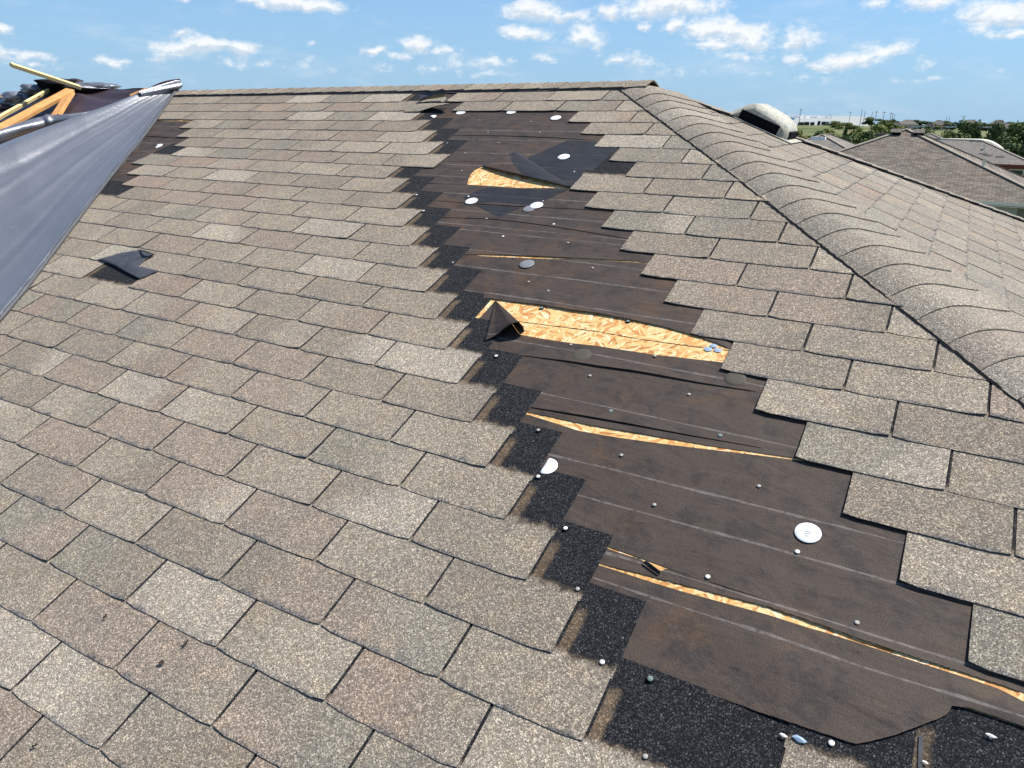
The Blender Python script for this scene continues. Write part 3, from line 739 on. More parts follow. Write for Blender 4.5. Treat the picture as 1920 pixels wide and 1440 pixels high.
NL = [(1165,853,0),(1423,911,0),(1227,946,0),(1495,1034,1),(1327,1081,1),(1607,1167,0),(1459,1217,2),(1503,1276,2),(1724,1331,1),(1219,1272,2),(1129,1241,1),(1083,1104,0),(1060,990,1),
 (1009,893,1),(1009,806,0),(1106,704,0),(1292,739,0),(1177,602,2),(1070,646,0),(1228,667,0),(1015,577,2),(1111,502,0),(991,528,0),(1065,455,0),(1038,420,1),(943,443,1),(912,410,0),
 (1077,322,1),(866,320,0),(872,287,0),(899,225,0),(915,248,0),(935,268,0),(838,268,0),(781,365,1),(794,395,1),(849,492,0),(930,667,1),(995,228,0),(1012,248,0),(878,368,1),(1018,377,0),(1145,770,2),(1350,816,2),(1559,1393,1),(1210,1418,0),(1028,545,0),(963,483,0)]
for x, y, k in NL: put('nail_head', ND[k], x, y, .0086 if (x, y) in ((1559,1393),(1210,1418),(1219,1272),(1129,1241),(1083,1104),(1060,990),(1009,893),(1009,806),(781,365),(794,395),(930,667)) else .0040)
def disc(r, m_, cutx=None, seg=40):
    mb = MB(); pr = [(0, .0032), (.55, .0030), (.9, .0024), (1, .0008)]; rings = []
    for f, h in pr:
        row = []
        for j in range(seg):
            x, y = f * r * math.cos(j * math.tau / seg), f * r * math.sin(j * math.tau / seg)
            if cutx is not None: x = max(x, cutx * r)
            row.append(mb.v((x, y, h)))
        rings.append(row)
    for a, b_ in zip(rings, rings[1:]):
        for j in range(seg): mb.f(a[j], b_[j], b_[(j + 1) % seg], a[(j + 1) % seg])
    return mesh('plastic_cap', mb.V, mb.F, m_, smooth=True)
CAP, HALF = disc(.0285, M_WHITE), disc(.0285, M_WHITE, -.25)
GC, TC = disc(.0285, M_GREYC), disc(.0300, M_TANC)
put('plastic_cap', CAP, 1515, 999, .004, label='largest white cap, beside the broad felt strip')
put('plastic_cap', CAP, 884, 377, .0045); put('plastic_cap', CAP, 1006, 385, .0045); put('plastic_cap', CAP, 1057, 294, .0065); put('plastic_cap', CAP, 1042, 221, .0045)
put('plastic_cap', CAP, 864, 211, .0035); put('plastic_cap', CAP, 959, 210, .0035); put('plastic_cap', HALF, 811, 219, .006, .8, 1.0, label='half cap cut by a shingle near the ridge')
put('plastic_cap', HALF, 1026, 874, .004, rz=-.0, label='half-moon cap beside the black headlaps')
put('plastic_cap', GC, 988, 495, .004, label='grey cap below the slit'); put('plastic_cap', TC, 1091, 665.5, .003, label='dusty brown cap below the open deck'); put('plastic_cap', TC, 1379, 710, .003, label='dusty brown cap half under the right shingles')
put('plastic_cap', GC, 992, 391.5, .0022, .95); put('plastic_cap', HALF, 296, 274, .005, 1.1, .6, label='half cap beside the tarp')
# tiny print on the large cap
mb = MB()
for r, (yy, n_) in enumerate(((.004, 7), (-.002, 5), (-.009, 3))):
    for i in range(n_):
        c = Vector(px(1515, 999, .0080)); e = Vector((1, 0, 0)) * ((i - n_ / 2) * .0022) + Vector((0, cT, sT)) * (yy + random.uniform(-.0003, .0003)); mb.box(c + e, .0007, .0009, .0002, Y=Vector((0, cT, sT)), Z=NF)
mb.build('printed_text', M_GREYC, house)

# ------------------------------------------------------------------ ridge and hip caps
def cap_run(name, P0, axis, n, exp_, sideL, sideR, dirL, dirR, tL, tR, hL, hR, label, seed, dirn=1, arch=.030, sag=None):
    """cap shingles bent over a ridge, each lapping the one before"""
    mb = MB(); rnd = random.Random(seed)
    for k in range(n):
        tn = tuple(x * .6 + y * .4 for x, y in zip(tint(rnd), (.228, .210, .178))); L = exp_ * 1.5; s0 = k * exp_
        j1, j2 = rnd.uniform(-.004, .004), rnd.uniform(-.004, .004)
        rows = []
        for si in range(4):
            s = s0 + L * (1 - si / 3)  # last row is the exposed butt
            lay_ = .003 + .0068 * (si / 3)
            row = []
            N = 16
            for t in range(N + 1):
                f = t / N * 2 - 1
                if f < 0: d, side, hh, tt = -f, dirL, hL + j1 * .3, tL + j1
                else: d, side, hh, tt = f, dirR, hR + j2 * .3, tR + j2
                dist = tt * d
                nrm = Vector((0, 0, 1))
                p = P0 + axis * (s if dirn > 0 else s) + side * dist
                drop = (.29 * (math.sqrt(dist * dist + .0026) - dist) - .0125) if sag else -.004
                p = p + nrm * (lay_ + .006 - (.015 * d ** 3 if f < 0 and sag else 0) + (sag(p, f) if sag else 0) + hh * d ** 2 - drop + (rnd.uniform(-.0006, .0006)))
                row.append(p)
            rows.append(row)
        if dirn < 0: rows = [r for r in rows]
        ids = mb.grid(rows, colf=lambda r, c: tn)
        for row, ii in ((rows[-1], ids[-1]),):
            lw = [mb.v(Vector(p) - Vector((0, 0, .0055)), c=tn) for p in row]; tp = [mb.v(p, c=tn) for p in row]
            for i in range(len(lw) - 1): mb.f(tp[i], tp[i + 1], lw[i + 1], lw[i])
        for c in (0, -1):
            seq = [r[c] for r in rows]; lw = [mb.v(Vector(p) - Vector((0, 0, .007)), c=tn) for p in seq]; tp = [mb.v(p, c=tn) for p in seq]
            for i in range(3): mb.f(tp[i], tp[i + 1], lw[i + 1], lw[i], i=1)
    return mb.build(name, [M_CAP, M_EDGE], house, label)
fh = Vector((1, -1, -sT / cT)).normalized(); bh = Vector((1, 1, -sT / cT + .0325)).normalized()
pl = Vector((-1, -1 / cT * cT, 0))
# in-plane perpendiculars to the near hip
eF = Vector((0, cT, sT)); eU = Vector((1, 0, 0))
a_, b_ = fh.dot(eU), fh.dot(eF); dL = (eU * (-abs(b_)) - eF * a_).normalized()
eR = Vector((0, 1, 0)); eQ = Vector((cT, 0, -sT)); a2, b2 = fh.dot(eR), fh.dot(eQ); dR = (eR * abs(b2) + eQ * (-a2)).normalized()
NH = 34; EH = .1285
cap_run('hip_cap', AP + fh * (NH * EH + .15), -fh, NH, EH, 0, 0, dL, dR, .132, .235, .000, .016, 'near hip cap running down to the right edge', 3, sag=lambda p, f: max(0, warpF(p.x, p.y * cT + p.z * sT)) * (1.0 if f <= 0 else 1 - f * .55))
a3, b3 = bh.dot(eR), bh.dot(eQ); dN = (eR * (-abs(b3)) + eQ * a3).normalized()
dB = Vector((0, 1, 0)).lerp(Vector((-.3, 1, -.38)), .5).normalized()
cap_run('hip_cap', AP + bh * (48 * EH + .16), -bh, 48, EH, 0, 0, dN, Vector((-.60, .74, -.31)).normalized(), .125, .15, .006, -.004, 'far hip cap along the skyline', 4)
# ridge: follow the sag in segments
mb = MB(); rnd = random.Random(9)
for k in range(0, 76):
    s0 = XA + .03 - k * .128; tn = tint(rnd); L = .19; j = rnd.uniform(-.003, .005); rows = []
    for si in range(4):
        u = s0 - L * (1 - si / 3) + .06; lay_ = .004 + .006 * (si / 3)
        row = []
        for t in range(13):
            f = t / 12 * 2 - 1; d = abs(f) * (.128 + (j if f < 0 else 0)); base = Vector(PF(u, VR, 0))
            side = Vector((0, -cT, -sT)) if f < 0 else Vector((0, cT, -sT))
            row.append(base + side * d + Vector((0, 0, lay_ + .009 - .009 * math.exp(-(d / .03) ** 2) + (.004 * abs(f) if f < 0 else 0) + rnd.uniform(-.0006, .0006))))
        rows.append(row)
    ids = mb.grid(rows, colf=lambda r, c: tn)
    lw = [mb.v(Vector(p) - Vector((0, 0, .006)), c=tn) for p in rows[-1]]; tp = [mb.v(p, c=tn) for p in rows[-1]]
    for i in range(12): mb.f(tp[i], tp[i + 1], lw[i + 1], lw[i])
    seq = [r[0] for r in rows]; lw = [mb.v(Vector(p) - Vector((0, 0, .011)), c=tn) for p in seq]; tp = [mb.v(p, c=tn) for p in seq]
    for i in range(3): mb.f(tp[i], tp[i + 1], lw[i + 1], lw[i], i=1)
mb.build('ridge_cap', [M_CAP, M_EDGE], house)
# irregular dark line along the edge of the near hip cap
mb = MB(); prev = None; rnd = random.Random(2)
for i in range(300):
    s = i * .0125; p = AP + fh * s + dL * (.133 + rnd.uniform(-.002, .003)); p = p + NF * max(0, warpF(p.x, p.y * cT + p.z * sT)); wd = rnd.uniform(.0005, .0035)
    cur = [mb.v(p + dL * wd + NF * .0085), mb.v(p - dL * .006 + NF * .0095)]
    if prev: mb.f(prev[0], prev[1], cur[1], cur[0])
    prev = cur
mb.build('cap_edge_line', M_DARK, house)

# ------------------------------------------------------------------ roof vent on the right-hand slope
vent = add('roof_vent', None, house, 'weathered off-white slant-back vent with dark openings')
vent.empty_display_size = .1
prof = [(.43, .008), (.46, .030), (.49, .058), (.515, .086), (.54, .108), (.565, .120), (.62, .116), (.68, .109), (.72, .102), (.752, .093), (.776, .079), (.792, .060), (.802, .036), (.806, .012)]
A0, A1 = .325, .63
mb = MB()
def vr(a, q, h): return PR(a, q, h)
rows = []
nA = 14
for ai in range(nA + 1):
    f = ai / nA; a = A0 + (A1 - A0) * f
    e = min(f, 1 - f) * (A1 - A0); rd = .022
    k = 1.0 if e >= rd else math.sqrt(max(0, 1 - ((rd - e) / rd) ** 2))
    sh = 1 - (1 - k) * .26
    rows.append([vr(a, .62 + (q - .62) * (1 - (1 - k) * .10), h * sh) for q, h in prof])
ids = mb.grid(rows)
# end faces (the near one carries the side opening)
for side, row in ((0, rows[0]), (1, rows[-1])):
    a = A0 if side == 0 else A1
    op = (.515, .735, .062)
    for i in range(len(prof) - 1):
        (p0, p1) = (row[i], row[i + 1]); q0, q1 = prof[i][0], prof[i + 1][0]
        hb0 = op[2] if (op[0] <= (q0 + q1) / 2 <= op[1]) else .004
        b0, b1 = vr(a, .62 + (q0 - .62) * .9, hb0), vr(a, .62 + (q1 - .62) * .9, hb0)
        v_ = [mb.v(x) for x in (b0, b1, p1, p0)]; mb.f(*v_ if side == 0 else v_[::-1])
hood = mb.build('vent_hood', M_VENT, vent, smooth=True)
mb = MB()
def vbox(mb, a0, a1, q0, q1, h0, h1):
    P_ = [vr(a, q, h) for h in (h0, h1) for q in (q0, q1) for a in (a0, a1)]
    ix = [mb.v(p) for p in P_]
    for q in ((0, 2, 3, 1), (4, 5, 7, 6), (0, 1, 5, 4), (2, 6, 7, 3), (0, 4, 6, 2), (1, 3, 7, 5)): mb.f(*[ix[k] for k in q])
vbox(mb, A0 - .002, A0 + .05, .512, .745, .006, .066)
mb.build('vent_opening', M_DARK, vent, 'long side opening')
mb = MB(); vbox(mb, A0 + .045, A1 - .05, .78, .8095, .012, .056); mb.build('vent_opening', M_DARK, vent, 'opening facing down the slope')
mb = MB(); vbox(mb, A0 - .03, A1 + .03, .45, .845, .0115, .0155); mb.build('vent_flange', M_VENT, vent)

# ------------------------------------------------------------------ loose pieces
def loose(name, pts, th, mats, label, cat, up_idx=0, parent=None):
    """a flexible piece given by corner points (photo position and height above the slope)"""
    mb = MB(); P_ = [Vector(px(x, y, h)) for x, y, h in pts]; n = len(P_); c = sum(P_, Vector()) / n
    sub = []
    for a, b_ in zip(P_, P_[1:] + P_[:1]):
        for i in range(4): sub.append(a.lerp(b_, i / 4) + Vector((random.uniform(-1, 1), random.uniform(-1, 1), 0)) * .0012)
    for z, fl in ((th / 2, 1), (-th / 2, 0)):
        mid = [mb.v(c.lerp(p, .5) + NF * (z + .003), (0, 0), (.235, .205, .16)) for p in sub]
        cc_ = mb.v(c + NF * (z + .004), (0, 0), (.235, .205, .16)); ed = [mb.v(p + NF * z, (0, 0), (.235, .205, .16)) for p in sub]
        m = len(sub)
        for i in range(m):
            j = (i + 1) % m
            mb.f(*((cc_, mid[j], mid[i]) if fl else (cc_, mid[i], mid[j])), i=0 if fl else 1)
            mb.f(*((mid[i], mid[j], ed[j], ed[i]) if fl else (mid[i], ed[i], ed[j], mid[j])), i=0 if fl else 1)
        if fl: e1 = ed
        else:
            for i in range(m): j = (i + 1) % m; mb.f(e1[i], ed[i], ed[j], e1[j], i=2)
    o = mb.build(name, mats, parent, smooth=False)
    if parent is None: tag(o, label, cat)
    elif label: o['label'] = label
    return o
loose('shingle_fragment', [(786,187.5,.03),(788,178,.045),(831,166.5,.075),(833.5,176,.05),(833,181,.03),(800,186,.022)], .004, [M_UNDER, M_CAP, M_EDGE], 'loose dark piece of shingle tilted up against the ridge cap', 'shingle piece')
# tab flipped over beside the missing one
def flip(s, t):
    c = [((184,487,.010),(230,474,.014),(262,469,.020),(290,476,.016)), ((212,497,.012),(235,487,.019),(255,484,.020),(272,487,.014)), ((238,511,.013),(246,504,.016),(252,501,.015),(258,500,.012)), ((262,523,.012),(272,519,.012),(284,513,.012),(297,508,.011))]
    ks, kt = s * 3, t * 3; i, j = min(int(ks), 2), min(int(kt), 2); fs, ft = ks - i, kt - j
    g_ = lambda a, b_: Vector(px(*c[a][b_]))
    return (g_(i, j).lerp(g_(i, j + 1), ft)).lerp(g_(i + 1, j).lerp(g_(i + 1, j + 1), ft), fs)
o = surf('shingle_fragment', flip, 18, 14, M_UNDER, None, thick=.004)
tag(o, 'grey flipped shingle tab lying dark side up near the tarp edge', 'shingle piece')
def lip(s, t):
    x = 258 + 34 * t; y = 467 + 9 * t ** 2
    return Vector(px(x, y + 2.2 * s * math.sin(math.pi * t) + .6, .012 + .030 * math.sin(math.pi * t) * (1 - s * .35)))
mb = MB(); rows = [[lip(i / 3, j / 12) for j in range(13)] for i in range(4)]; mb.grid(rows, colf=lambda r, c: (.225, .198, .155))
o = mb.build('torn_shingle', M_CAP, house, 'curled lip of shingle above the flipped tab', smooth=True)
s_ = o.modifiers.new('thickness', 'SOLIDIFY'); s_.thickness = .004
# torn pieces left in the two top courses
def torn(pts, label, tn, hs=.008):
    mb = MB(); P_ = [px(x, y, h) for x, y, h in pts]; c = sum((Vector(p) for p in P_), Vector()) / len(P_)
    ci = mb.v(c, (.1, .06), tn); r = [mb.v(p, (.1, .05), tn) for p in P_]; l = [mb.v(Vector(p) - NF * .004, (.1, .05), tn) for p in P_]
    for i in range(len(r)):
        j = (i + 1) % len(r); mb.f(ci, r[j], r[i]); mb.f(r[i], r[j], l[j], l[i], i=1)
    o = mb.build('torn_shingle', [M_CAP, M_EDGE], house, label)
torn([(757,209.5,.011),(786,208.5,.014),(812,200,.030),(838,194.5,.045),(845,193.5,.04),(800,193,.012),(772,193.8,.010)][::1], 'torn shingle curling up above the bare spot near the ridge', (.24, .21, .165))
torn([(787,191.2,.012),(832,191.2,.012),(838,184,.010),(833,181,.010),(800,186,.010)], 'remnant of shingle under the loose piece', (.24, .21, .165))
patch([(1721,1440),(1723,1378),(1731,1378),(1729,1440)], .0072, M_UNDER, 'sealant_strip', 'grey strip of old sealant, lower right')
def leaf(x, y, s, label):
    rnd = random.Random(x); mb = MB(); u, v = uv(x, y)
    for k in range(9):
        a = rnd.uniform(0, 6.28); l = s * rnd.uniform(.4, 1); o_ = (rnd.uniform(-s, s) * .5, rnd.uniform(-s, s) * .5)
        p = [PF(u + o_[0] + l * math.cos(a + b_) * f, v + o_[1] + l * math.sin(a + b_) * f, .012 + rnd.uniform(0, s * .5)) for b_, f in ((0, 1), (.7, .5), (2.9, .6), (5.2, .45))]
        ids = [mb.v(q) for q in p]; mb.f(*ids)
    o = mb.build('leaf_scrap', M_DEBRIS); tag(o, label, 'leaf'); return o
leaf(353, 1210, .008, 'dark dry leaf scrap on a lower left shingle, nearest the tab joint')
leaf(309, 1246, .008, 'dark leaf scrap lower down the same shingle, left of the other')
leaf(203, 1161, .006, 'small dark curl of leaf, farthest up of the scraps at lower left')
leaf(70, 1403, .007, 'dark leaf scrap close to the bottom left corner')
leaf(119, 508, .006, 'tiny dark scrap beside the tarp edge')
def chip(x, y, s, m_, label, h=.0095):
    mb = MB(); u, v = uv(x, y); rnd = random.Random(x)
    ids = [mb.v(PF(u + s * (1.4 if i in (0, 3) else 1) * math.cos(i * 1.047 + .3) * rnd.uniform(.7, 1.1), v + s * .6 * math.sin(i * 1.047) * rnd.uniform(.7, 1.1), h)) for i in range(6)]; c = mb.v(PF(u, v, h + s * .25))
    lo = [mb.v(PF(*((uv(x, y)[0]), uv(x, y)[1]), h - .003)) for _ in range(1)]
    for i in range(6): mb.f(c, ids[i], ids[(i + 1) % 6]); mb.f(lo[0], ids[(i + 1) % 6], ids[i])
    tag(mb.build('chip', m_), label, 'debris')
chip(1500, 1391, .011, M_CLIP, 'bluish metal chip on black granules at the bottom edge')
chip(1468, 1383, .006, M_NAILW, 'pale chip left of the bluish chip')
chip(1856, 1384, .007, M_NAILW, 'pale pebble on black granules at lower right')
chip(1606, 1362, .006, M_TANC, 'crumb of tan grit on the lowest felt strip', .007)
chip(1733, 1434, .005, M_NAILW, 'pale grit grain beside the grey sealant strip')

# ------------------------------------------------------------------ tarp and lumber at the left
tarp = tag(empty('tarp', px(-60, 420, .0)), 'large silver tarp with brown underside draped over the ridge at the left', 'tarp')
def E3(pts, t):
    k = t * (len(pts) - 1); i = min(int(k), len(pts) - 2); f = k - i; a, b_ = pts[i], pts[i + 1]
    return tuple(a[j] + (b_[j] - a[j]) * f for j in range(3))
edgeP = [(337,163,.015),(318,188,.012),(295,222,.012),(262,266,.012),(225,310,.012),(185,362,.012),(130,434,.012),(82,499,.012),(50,541,.012),(0,601,.012),(-120,742,.012),(-300,962,.012)]
crestP = [(337,152,.05),(295,166,.08),(250,180,.10),(206,197,.12),(150,217,.15),(105,233,.16),(67,247,.17),(30,261,.18),(0,273,.18),(-60,297,.19),(-200,360,.2),(-400,470,.2)]
def silver(s, t):          # s along from the tip, t from right edge to crest and over
    e, c = Vector(px(*E3(edgeP, s))), Vector(px(*E3(crestP, s)))
    wdt = (c - e).length
    tt = min(t, 1.0)
    p = e.lerp(c, tt)
    L = math.sqrt(s)
    p += NF * (.010 * math.exp(-((tt - .020) / .014) ** 2))
    p += NF * (-.085 * L * math.sin(math.pi * clamp((tt - .04) / .74)) * .6 + .062 * L * math.exp(-((tt - .88) / .085) ** 2))
    for k_, (c_, a_, w_) in enumerate(((.20, .003, .02), (.34, -.004, .025), (.50, .006, .03), (.60, -.003, .015), (.70, .006, .02), (.78, -.008, .025))):
        cc_ = c_ + .04 * math.sin(s * 3 + k_ * 2)
        p += NF * (a_ * L * 1.3 * math.exp(-((tt - cc_) / w_) ** 2) * (1 + .5 * math.sin(s * 9 + k_ * 1.7)))
    if t > 1.0: p += Vector((-.10, .05, -.16)) * (t - 1) * 5 * min(1, s * 3)
    if tt < .012: p += -NF * (.012 * (1 - tt / .012))
    return p
def hem(s, t):
    s2 = .02 + .98 * s; c = Vector(px(*E3(edgeP, s2))) + NF * .004; d = (Vector(px(*E3(edgeP, min(1, s2 + .01)))) - Vector(px(*E3(edgeP, s2 - .01)))).normalized()
    n1_ = d.cross(NF).normalized(); a = t * math.tau; r = .0105 * (1 + .12 * math.sin(s * 90) + .1 * math.sin(s * 37))
    return c + n1_ * math.cos(a) * r + NF * math.sin(a) * r
M_HEM = flat((.085, .088, .092), .3, 40, .6, .4, .2, name='shaded_tarp_hem')  # hem colour kept dark to carry the shadow line beside the sheet
surf('hem', hem, 160, 10, M_HEM, tarp, 'rolled hem along the right edge of the silver sheet, darkened for its shadow line', thick=0)
surf('silver_sheet', lambda s, t: silver(s ** 1.1, t * 1.12), 90, 110, M_TARP, tarp, 'silver sheet lying down the slope', thick=.0)
# knotted tip at the ridge
def tipf(s, t):
    a = t * math.tau; r = .004 + .030 * s * (1 + .18 * math.sin(5 * a + 2 * s)) ; c = Vector(px(338, 158, .05)).lerp(Vector(px(262, 178, .105)), s)
    ax = (Vector(px(262, 178, .105)) - Vector(px(338, 158, .05))).normalized(); n1_ = ax.cross(Vector((0, 0, 1))).normalized(); n2_ = n1_.cross(ax)
    r = (.034 - .012 * s) * (1 + .22 * math.sin(4 * a + 3 * s)) * (1 if s > .04 else .8)
    return c + n1_ * math.cos(a) * r * .8 + n2_ * math.sin(a) * r
surf('gathered_corner', tipf, 26, 40, M_TARP, tarp, 'gathered corner sticking up at the ridge', thick=0)
def tip2(s, t):
    a, b_ = Vector(px(337, 152, .06)), Vector(px(262, 177, .09)); c = a.lerp(b_, s)
    return c + Vector((0, 0, .030 * math.sin(math.pi * clamp(.12 + s * .88)) * (1 - t) + .004)) + Vector((-.02, .03, 0)) * t
surf('gathered_corner', tip2, 14, 3, M_TARPB, tarp, 'dark hem on top of the gathered corner', thick=.004)
# brown side between ridge and silver crest
topB = [(292,167.5,.05),(240,167.3,.05),(190,167,.05),(160,166.5,.06),(138,165,.075),(118,162,.10),(104,163,.11),(88,173,.11),(60,187,.12),(20,203,.13),(-60,235,.14),(-220,300,.16)]
botB = [(330,158,.03),(262,182,.04),(206,203,.06),(165,214,.09),(130,221,.11),(90,226,.12),(60,234,.13),(30,245,.14),(0,254,.14),(-30,262,.14),(-120,300,.15),(-300,390,.16)]
def brown(s, t):
    a, b_ = Vector(px(*E3(topB, s))), Vector(px(*E3(botB, s))); p = a.lerp(b_, t)
    return p + Vector((0, 0, 1)) * (.012 * math.sin(s * 21 + t * 3) * math.sin(math.pi * t) + .008 * math.sin(t * 11 + s * 33) * math.sin(math.pi * t))
surf('brown_sheet', brown, 70, 24, M_TARPB, tarp, 'dark brown side of the tarp below the ridge', thick=0)
def brown2(s, t):     # far skirt dropping behind the ridge
    a = Vector(px(*E3(topB, s))); return a + Vector((.02, .5, -.25)) * t + Vector((0, 0, .01 * math.sin(s * 30)))
surf('brown_sheet', brown2, 40, 4, M_TARPB, tarp, 'brown sheet dropping behind the ridge', thick=0)
# second silver roll at the frame edge
rl = [(232,196,.09),(190,208,.11),(160,216,.125),(130,221.5,.14),(105,225,.15),(80,230,.155),(60,237,.16),(30,246,.165),(0,256,.17),(-60,275,.18),(-200,340,.18)]
def roll(s, t):
    c = Vector(px(*E3(rl, s))); d = (Vector(px(*E3(rl, min(1, s + .03)))) - Vector(px(*E3(rl, max(0, s - .03))))).normalized()
    n1_ = d.cross(Vector((0, 0, 1))).normalized(); n2_ = n1_.cross(d); a = t * math.tau
    r = (.010 + .040 * clamp(s * 1.6)) * (1 + .10 * math.sin(3 * a + s * 9) + (.35 * math.exp(-((s - .45) / .02) ** 2)))
    return c + n1_ * math.cos(a) * r + n2_ * math.sin(a) * r * .9
surf('silver_roll', roll, 60, 28, M_TARP, tarp, 'silver fold rolled up beside the long boards', thick=0)
def lump(cx, cy, h, rx, rz, seed, m_, label, d=.25):
    rnd = random.Random(seed); ph = [rnd.uniform(0, 6) for _ in range(6)]
    c = Vector(px(cx, cy, h)) 
    def fn(s, t):
        a, b_ = s * math.pi, t * math.tau
        r = 1 + .16 * math.sin(3 * b_ + ph[0] + 2 * a) + .12 * math.sin(5 * b_ + ph[1]) * math.sin(4 * a + ph[2]) + .06 * math.sin(11 * b_ + ph[3] + 5 * a)
        return c + Vector((math.cos(a) * rx, math.sin(a) * math.cos(b_) * d * .5, math.sin(a) * math.sin(b_) * rz)) * r
    return surf('fold_or_shade_lump', fn, 22, 30, m_, tarp, label, thick=0)
lump(70, 168, .14, .13, .045, 5, M_TARP, 'crumpled silver fold left of the raised board')
lump(33, 187, .10, .13, .06, 6, M_TARP, 'crumpled silver fold by the far shingles')
lump(55, 178, .07, .28, .035, 8, M_DARK, 'black lump standing in for the shaded hollow under the raised tarp')  # solid dark lumps, here and next, paint the shaded cavity between folds
lump(105, 158, .16, .20, .045, 12, M_DARK, 'black lump standing in for the shaded pocket under the raised board')
lump(165, 165, .05, .27, .05, 9, M_TARP, 'pale silver hump behind the ridge', .5)
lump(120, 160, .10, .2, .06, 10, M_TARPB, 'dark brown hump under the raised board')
lump(14, 200, .07, .12, .04, 11, M_TARPB, 'brown wrinkles at the left edge')
# boards: each a length of lumber between two points
def board(p0, p1, wd, th, label, tilt=0.0, upv=None, m_=None):
    a, b_ = Vector(p0), Vector(p1); d = (b_ - a); L = d.length; X = d.normalized(); Z = (upv or NF).copy(); Z = (Z - X * Z.dot(X)).normalized()
    if tilt: Z = Matrix.Rotation(tilt, 3, X) @ Z
    Y = Z.cross(X)
    me = bpy.data.meshes.new('board'); bmx = bmesh.new(); bmesh.ops.create_cube(bmx, size=1); bmesh.ops.scale(bmx, vec=(L, wd, th), verts=bmx.verts)
    bmesh.ops.bevel(bmx, geom=bmx.edges[:], offset=.003, segments=1, affect='EDGES'); bmx.to_mesh(me); bmx.free(); me.materials.append(m_ or M_WOOD)
    o = bpy.data.objects.new('board', me); COL.objects.link(o); c = (a + b_) / 2
    o.matrix_world = Matrix(((X.x, Y.x, Z.x, c.x), (X.y, Y.y, Z.y, c.y), (X.z, Y.z, Z.z, c.z), (0, 0, 0, 1)))
    return tag(o, label, 'board')
board(px(132, 170, .165), px(-90, 291, .19), .068, .03, 'long orange board with knots, the thickest one lying on the brown tarp', tilt=-.35)
board(px(132, 175, .15), px(104, 219, .15), .062, .03, 'short pale board sloping down from the upper end of the knotty board')
board(px(91, 169, .15), px(-60, 253, .18), .022, .03, 'thin pale board lying behind the long knotty board', tilt=-.5, m_=M_WOODY)
board(px(20, 121, .46), px(150, 164, .14), .05, .028, 'yellow board sticking up into the sky', tilt=.35, m_=M_WOODY)
board(px(277, 168.5, .085), px(245, 182, .075), .05, .03, 'short board end showing between brown tarp and silver crest')

# ------------------------------------------------------------------ neighbourhood
def m_roof(c1, c2, sc):
    def f(t, b):
        co = geo_co(t); x, y, z = t.sep(co)
        br = t.n('ShaderNodeTexBrick', offset=.5); t.put(br.inputs['Vector'], t.comb(t.m('ADD', x, t.m('MULTIPLY', y, .0)), t.m('MULTIPLY', z, 2.55), 0.0))
        br.inputs['Scale'].default_value = 1.0; br.inputs['Brick Width'].default_value = sc * 2.3; br.inputs['Row Height'].default_value = sc; br.inputs['Mortar Size'].default_value = sc * .10
        br.inputs['Color1'].default_value = (*c1, 1); br.inputs['Color2'].default_value = (*c2, 1); br.inputs['Mortar'].default_value = tuple(v * .55 for v in c1) + (1,); br.inputs['Bias'].default_value = -.1
        n = t.noise(co, 6, 5, .7); n4 = t.noise(co, 1.1, 3, .6)
        c = t.mix(t.ss(n, .3, .75), t.mix(1.0, br.outputs[0], (.78, .78, .78), 'MULTIPLY'), t.mix(1.0, br.outputs[0], (1.2, 1.18, 1.15), 'MULTIPLY'))
        return t.mix(t.ss(n4, .4, .7), c, t.mix(1.0, c, (1.06, 1.0, .96), 'MULTIPLY'))
    return f
M_ROOF = [mat('neighbour_shingles', m_roof((.148, .127, .105), (.252, .220, .182), .13), .95, .15), mat('neighbour_shingles_grey', m_roof((.20, .185, .165), (.255, .235, .205), .15), .95, .15), mat('neighbour_shingles_dark', m_roof((.15, .14, .125), (.20, .185, .165), .15), .95, .15)]
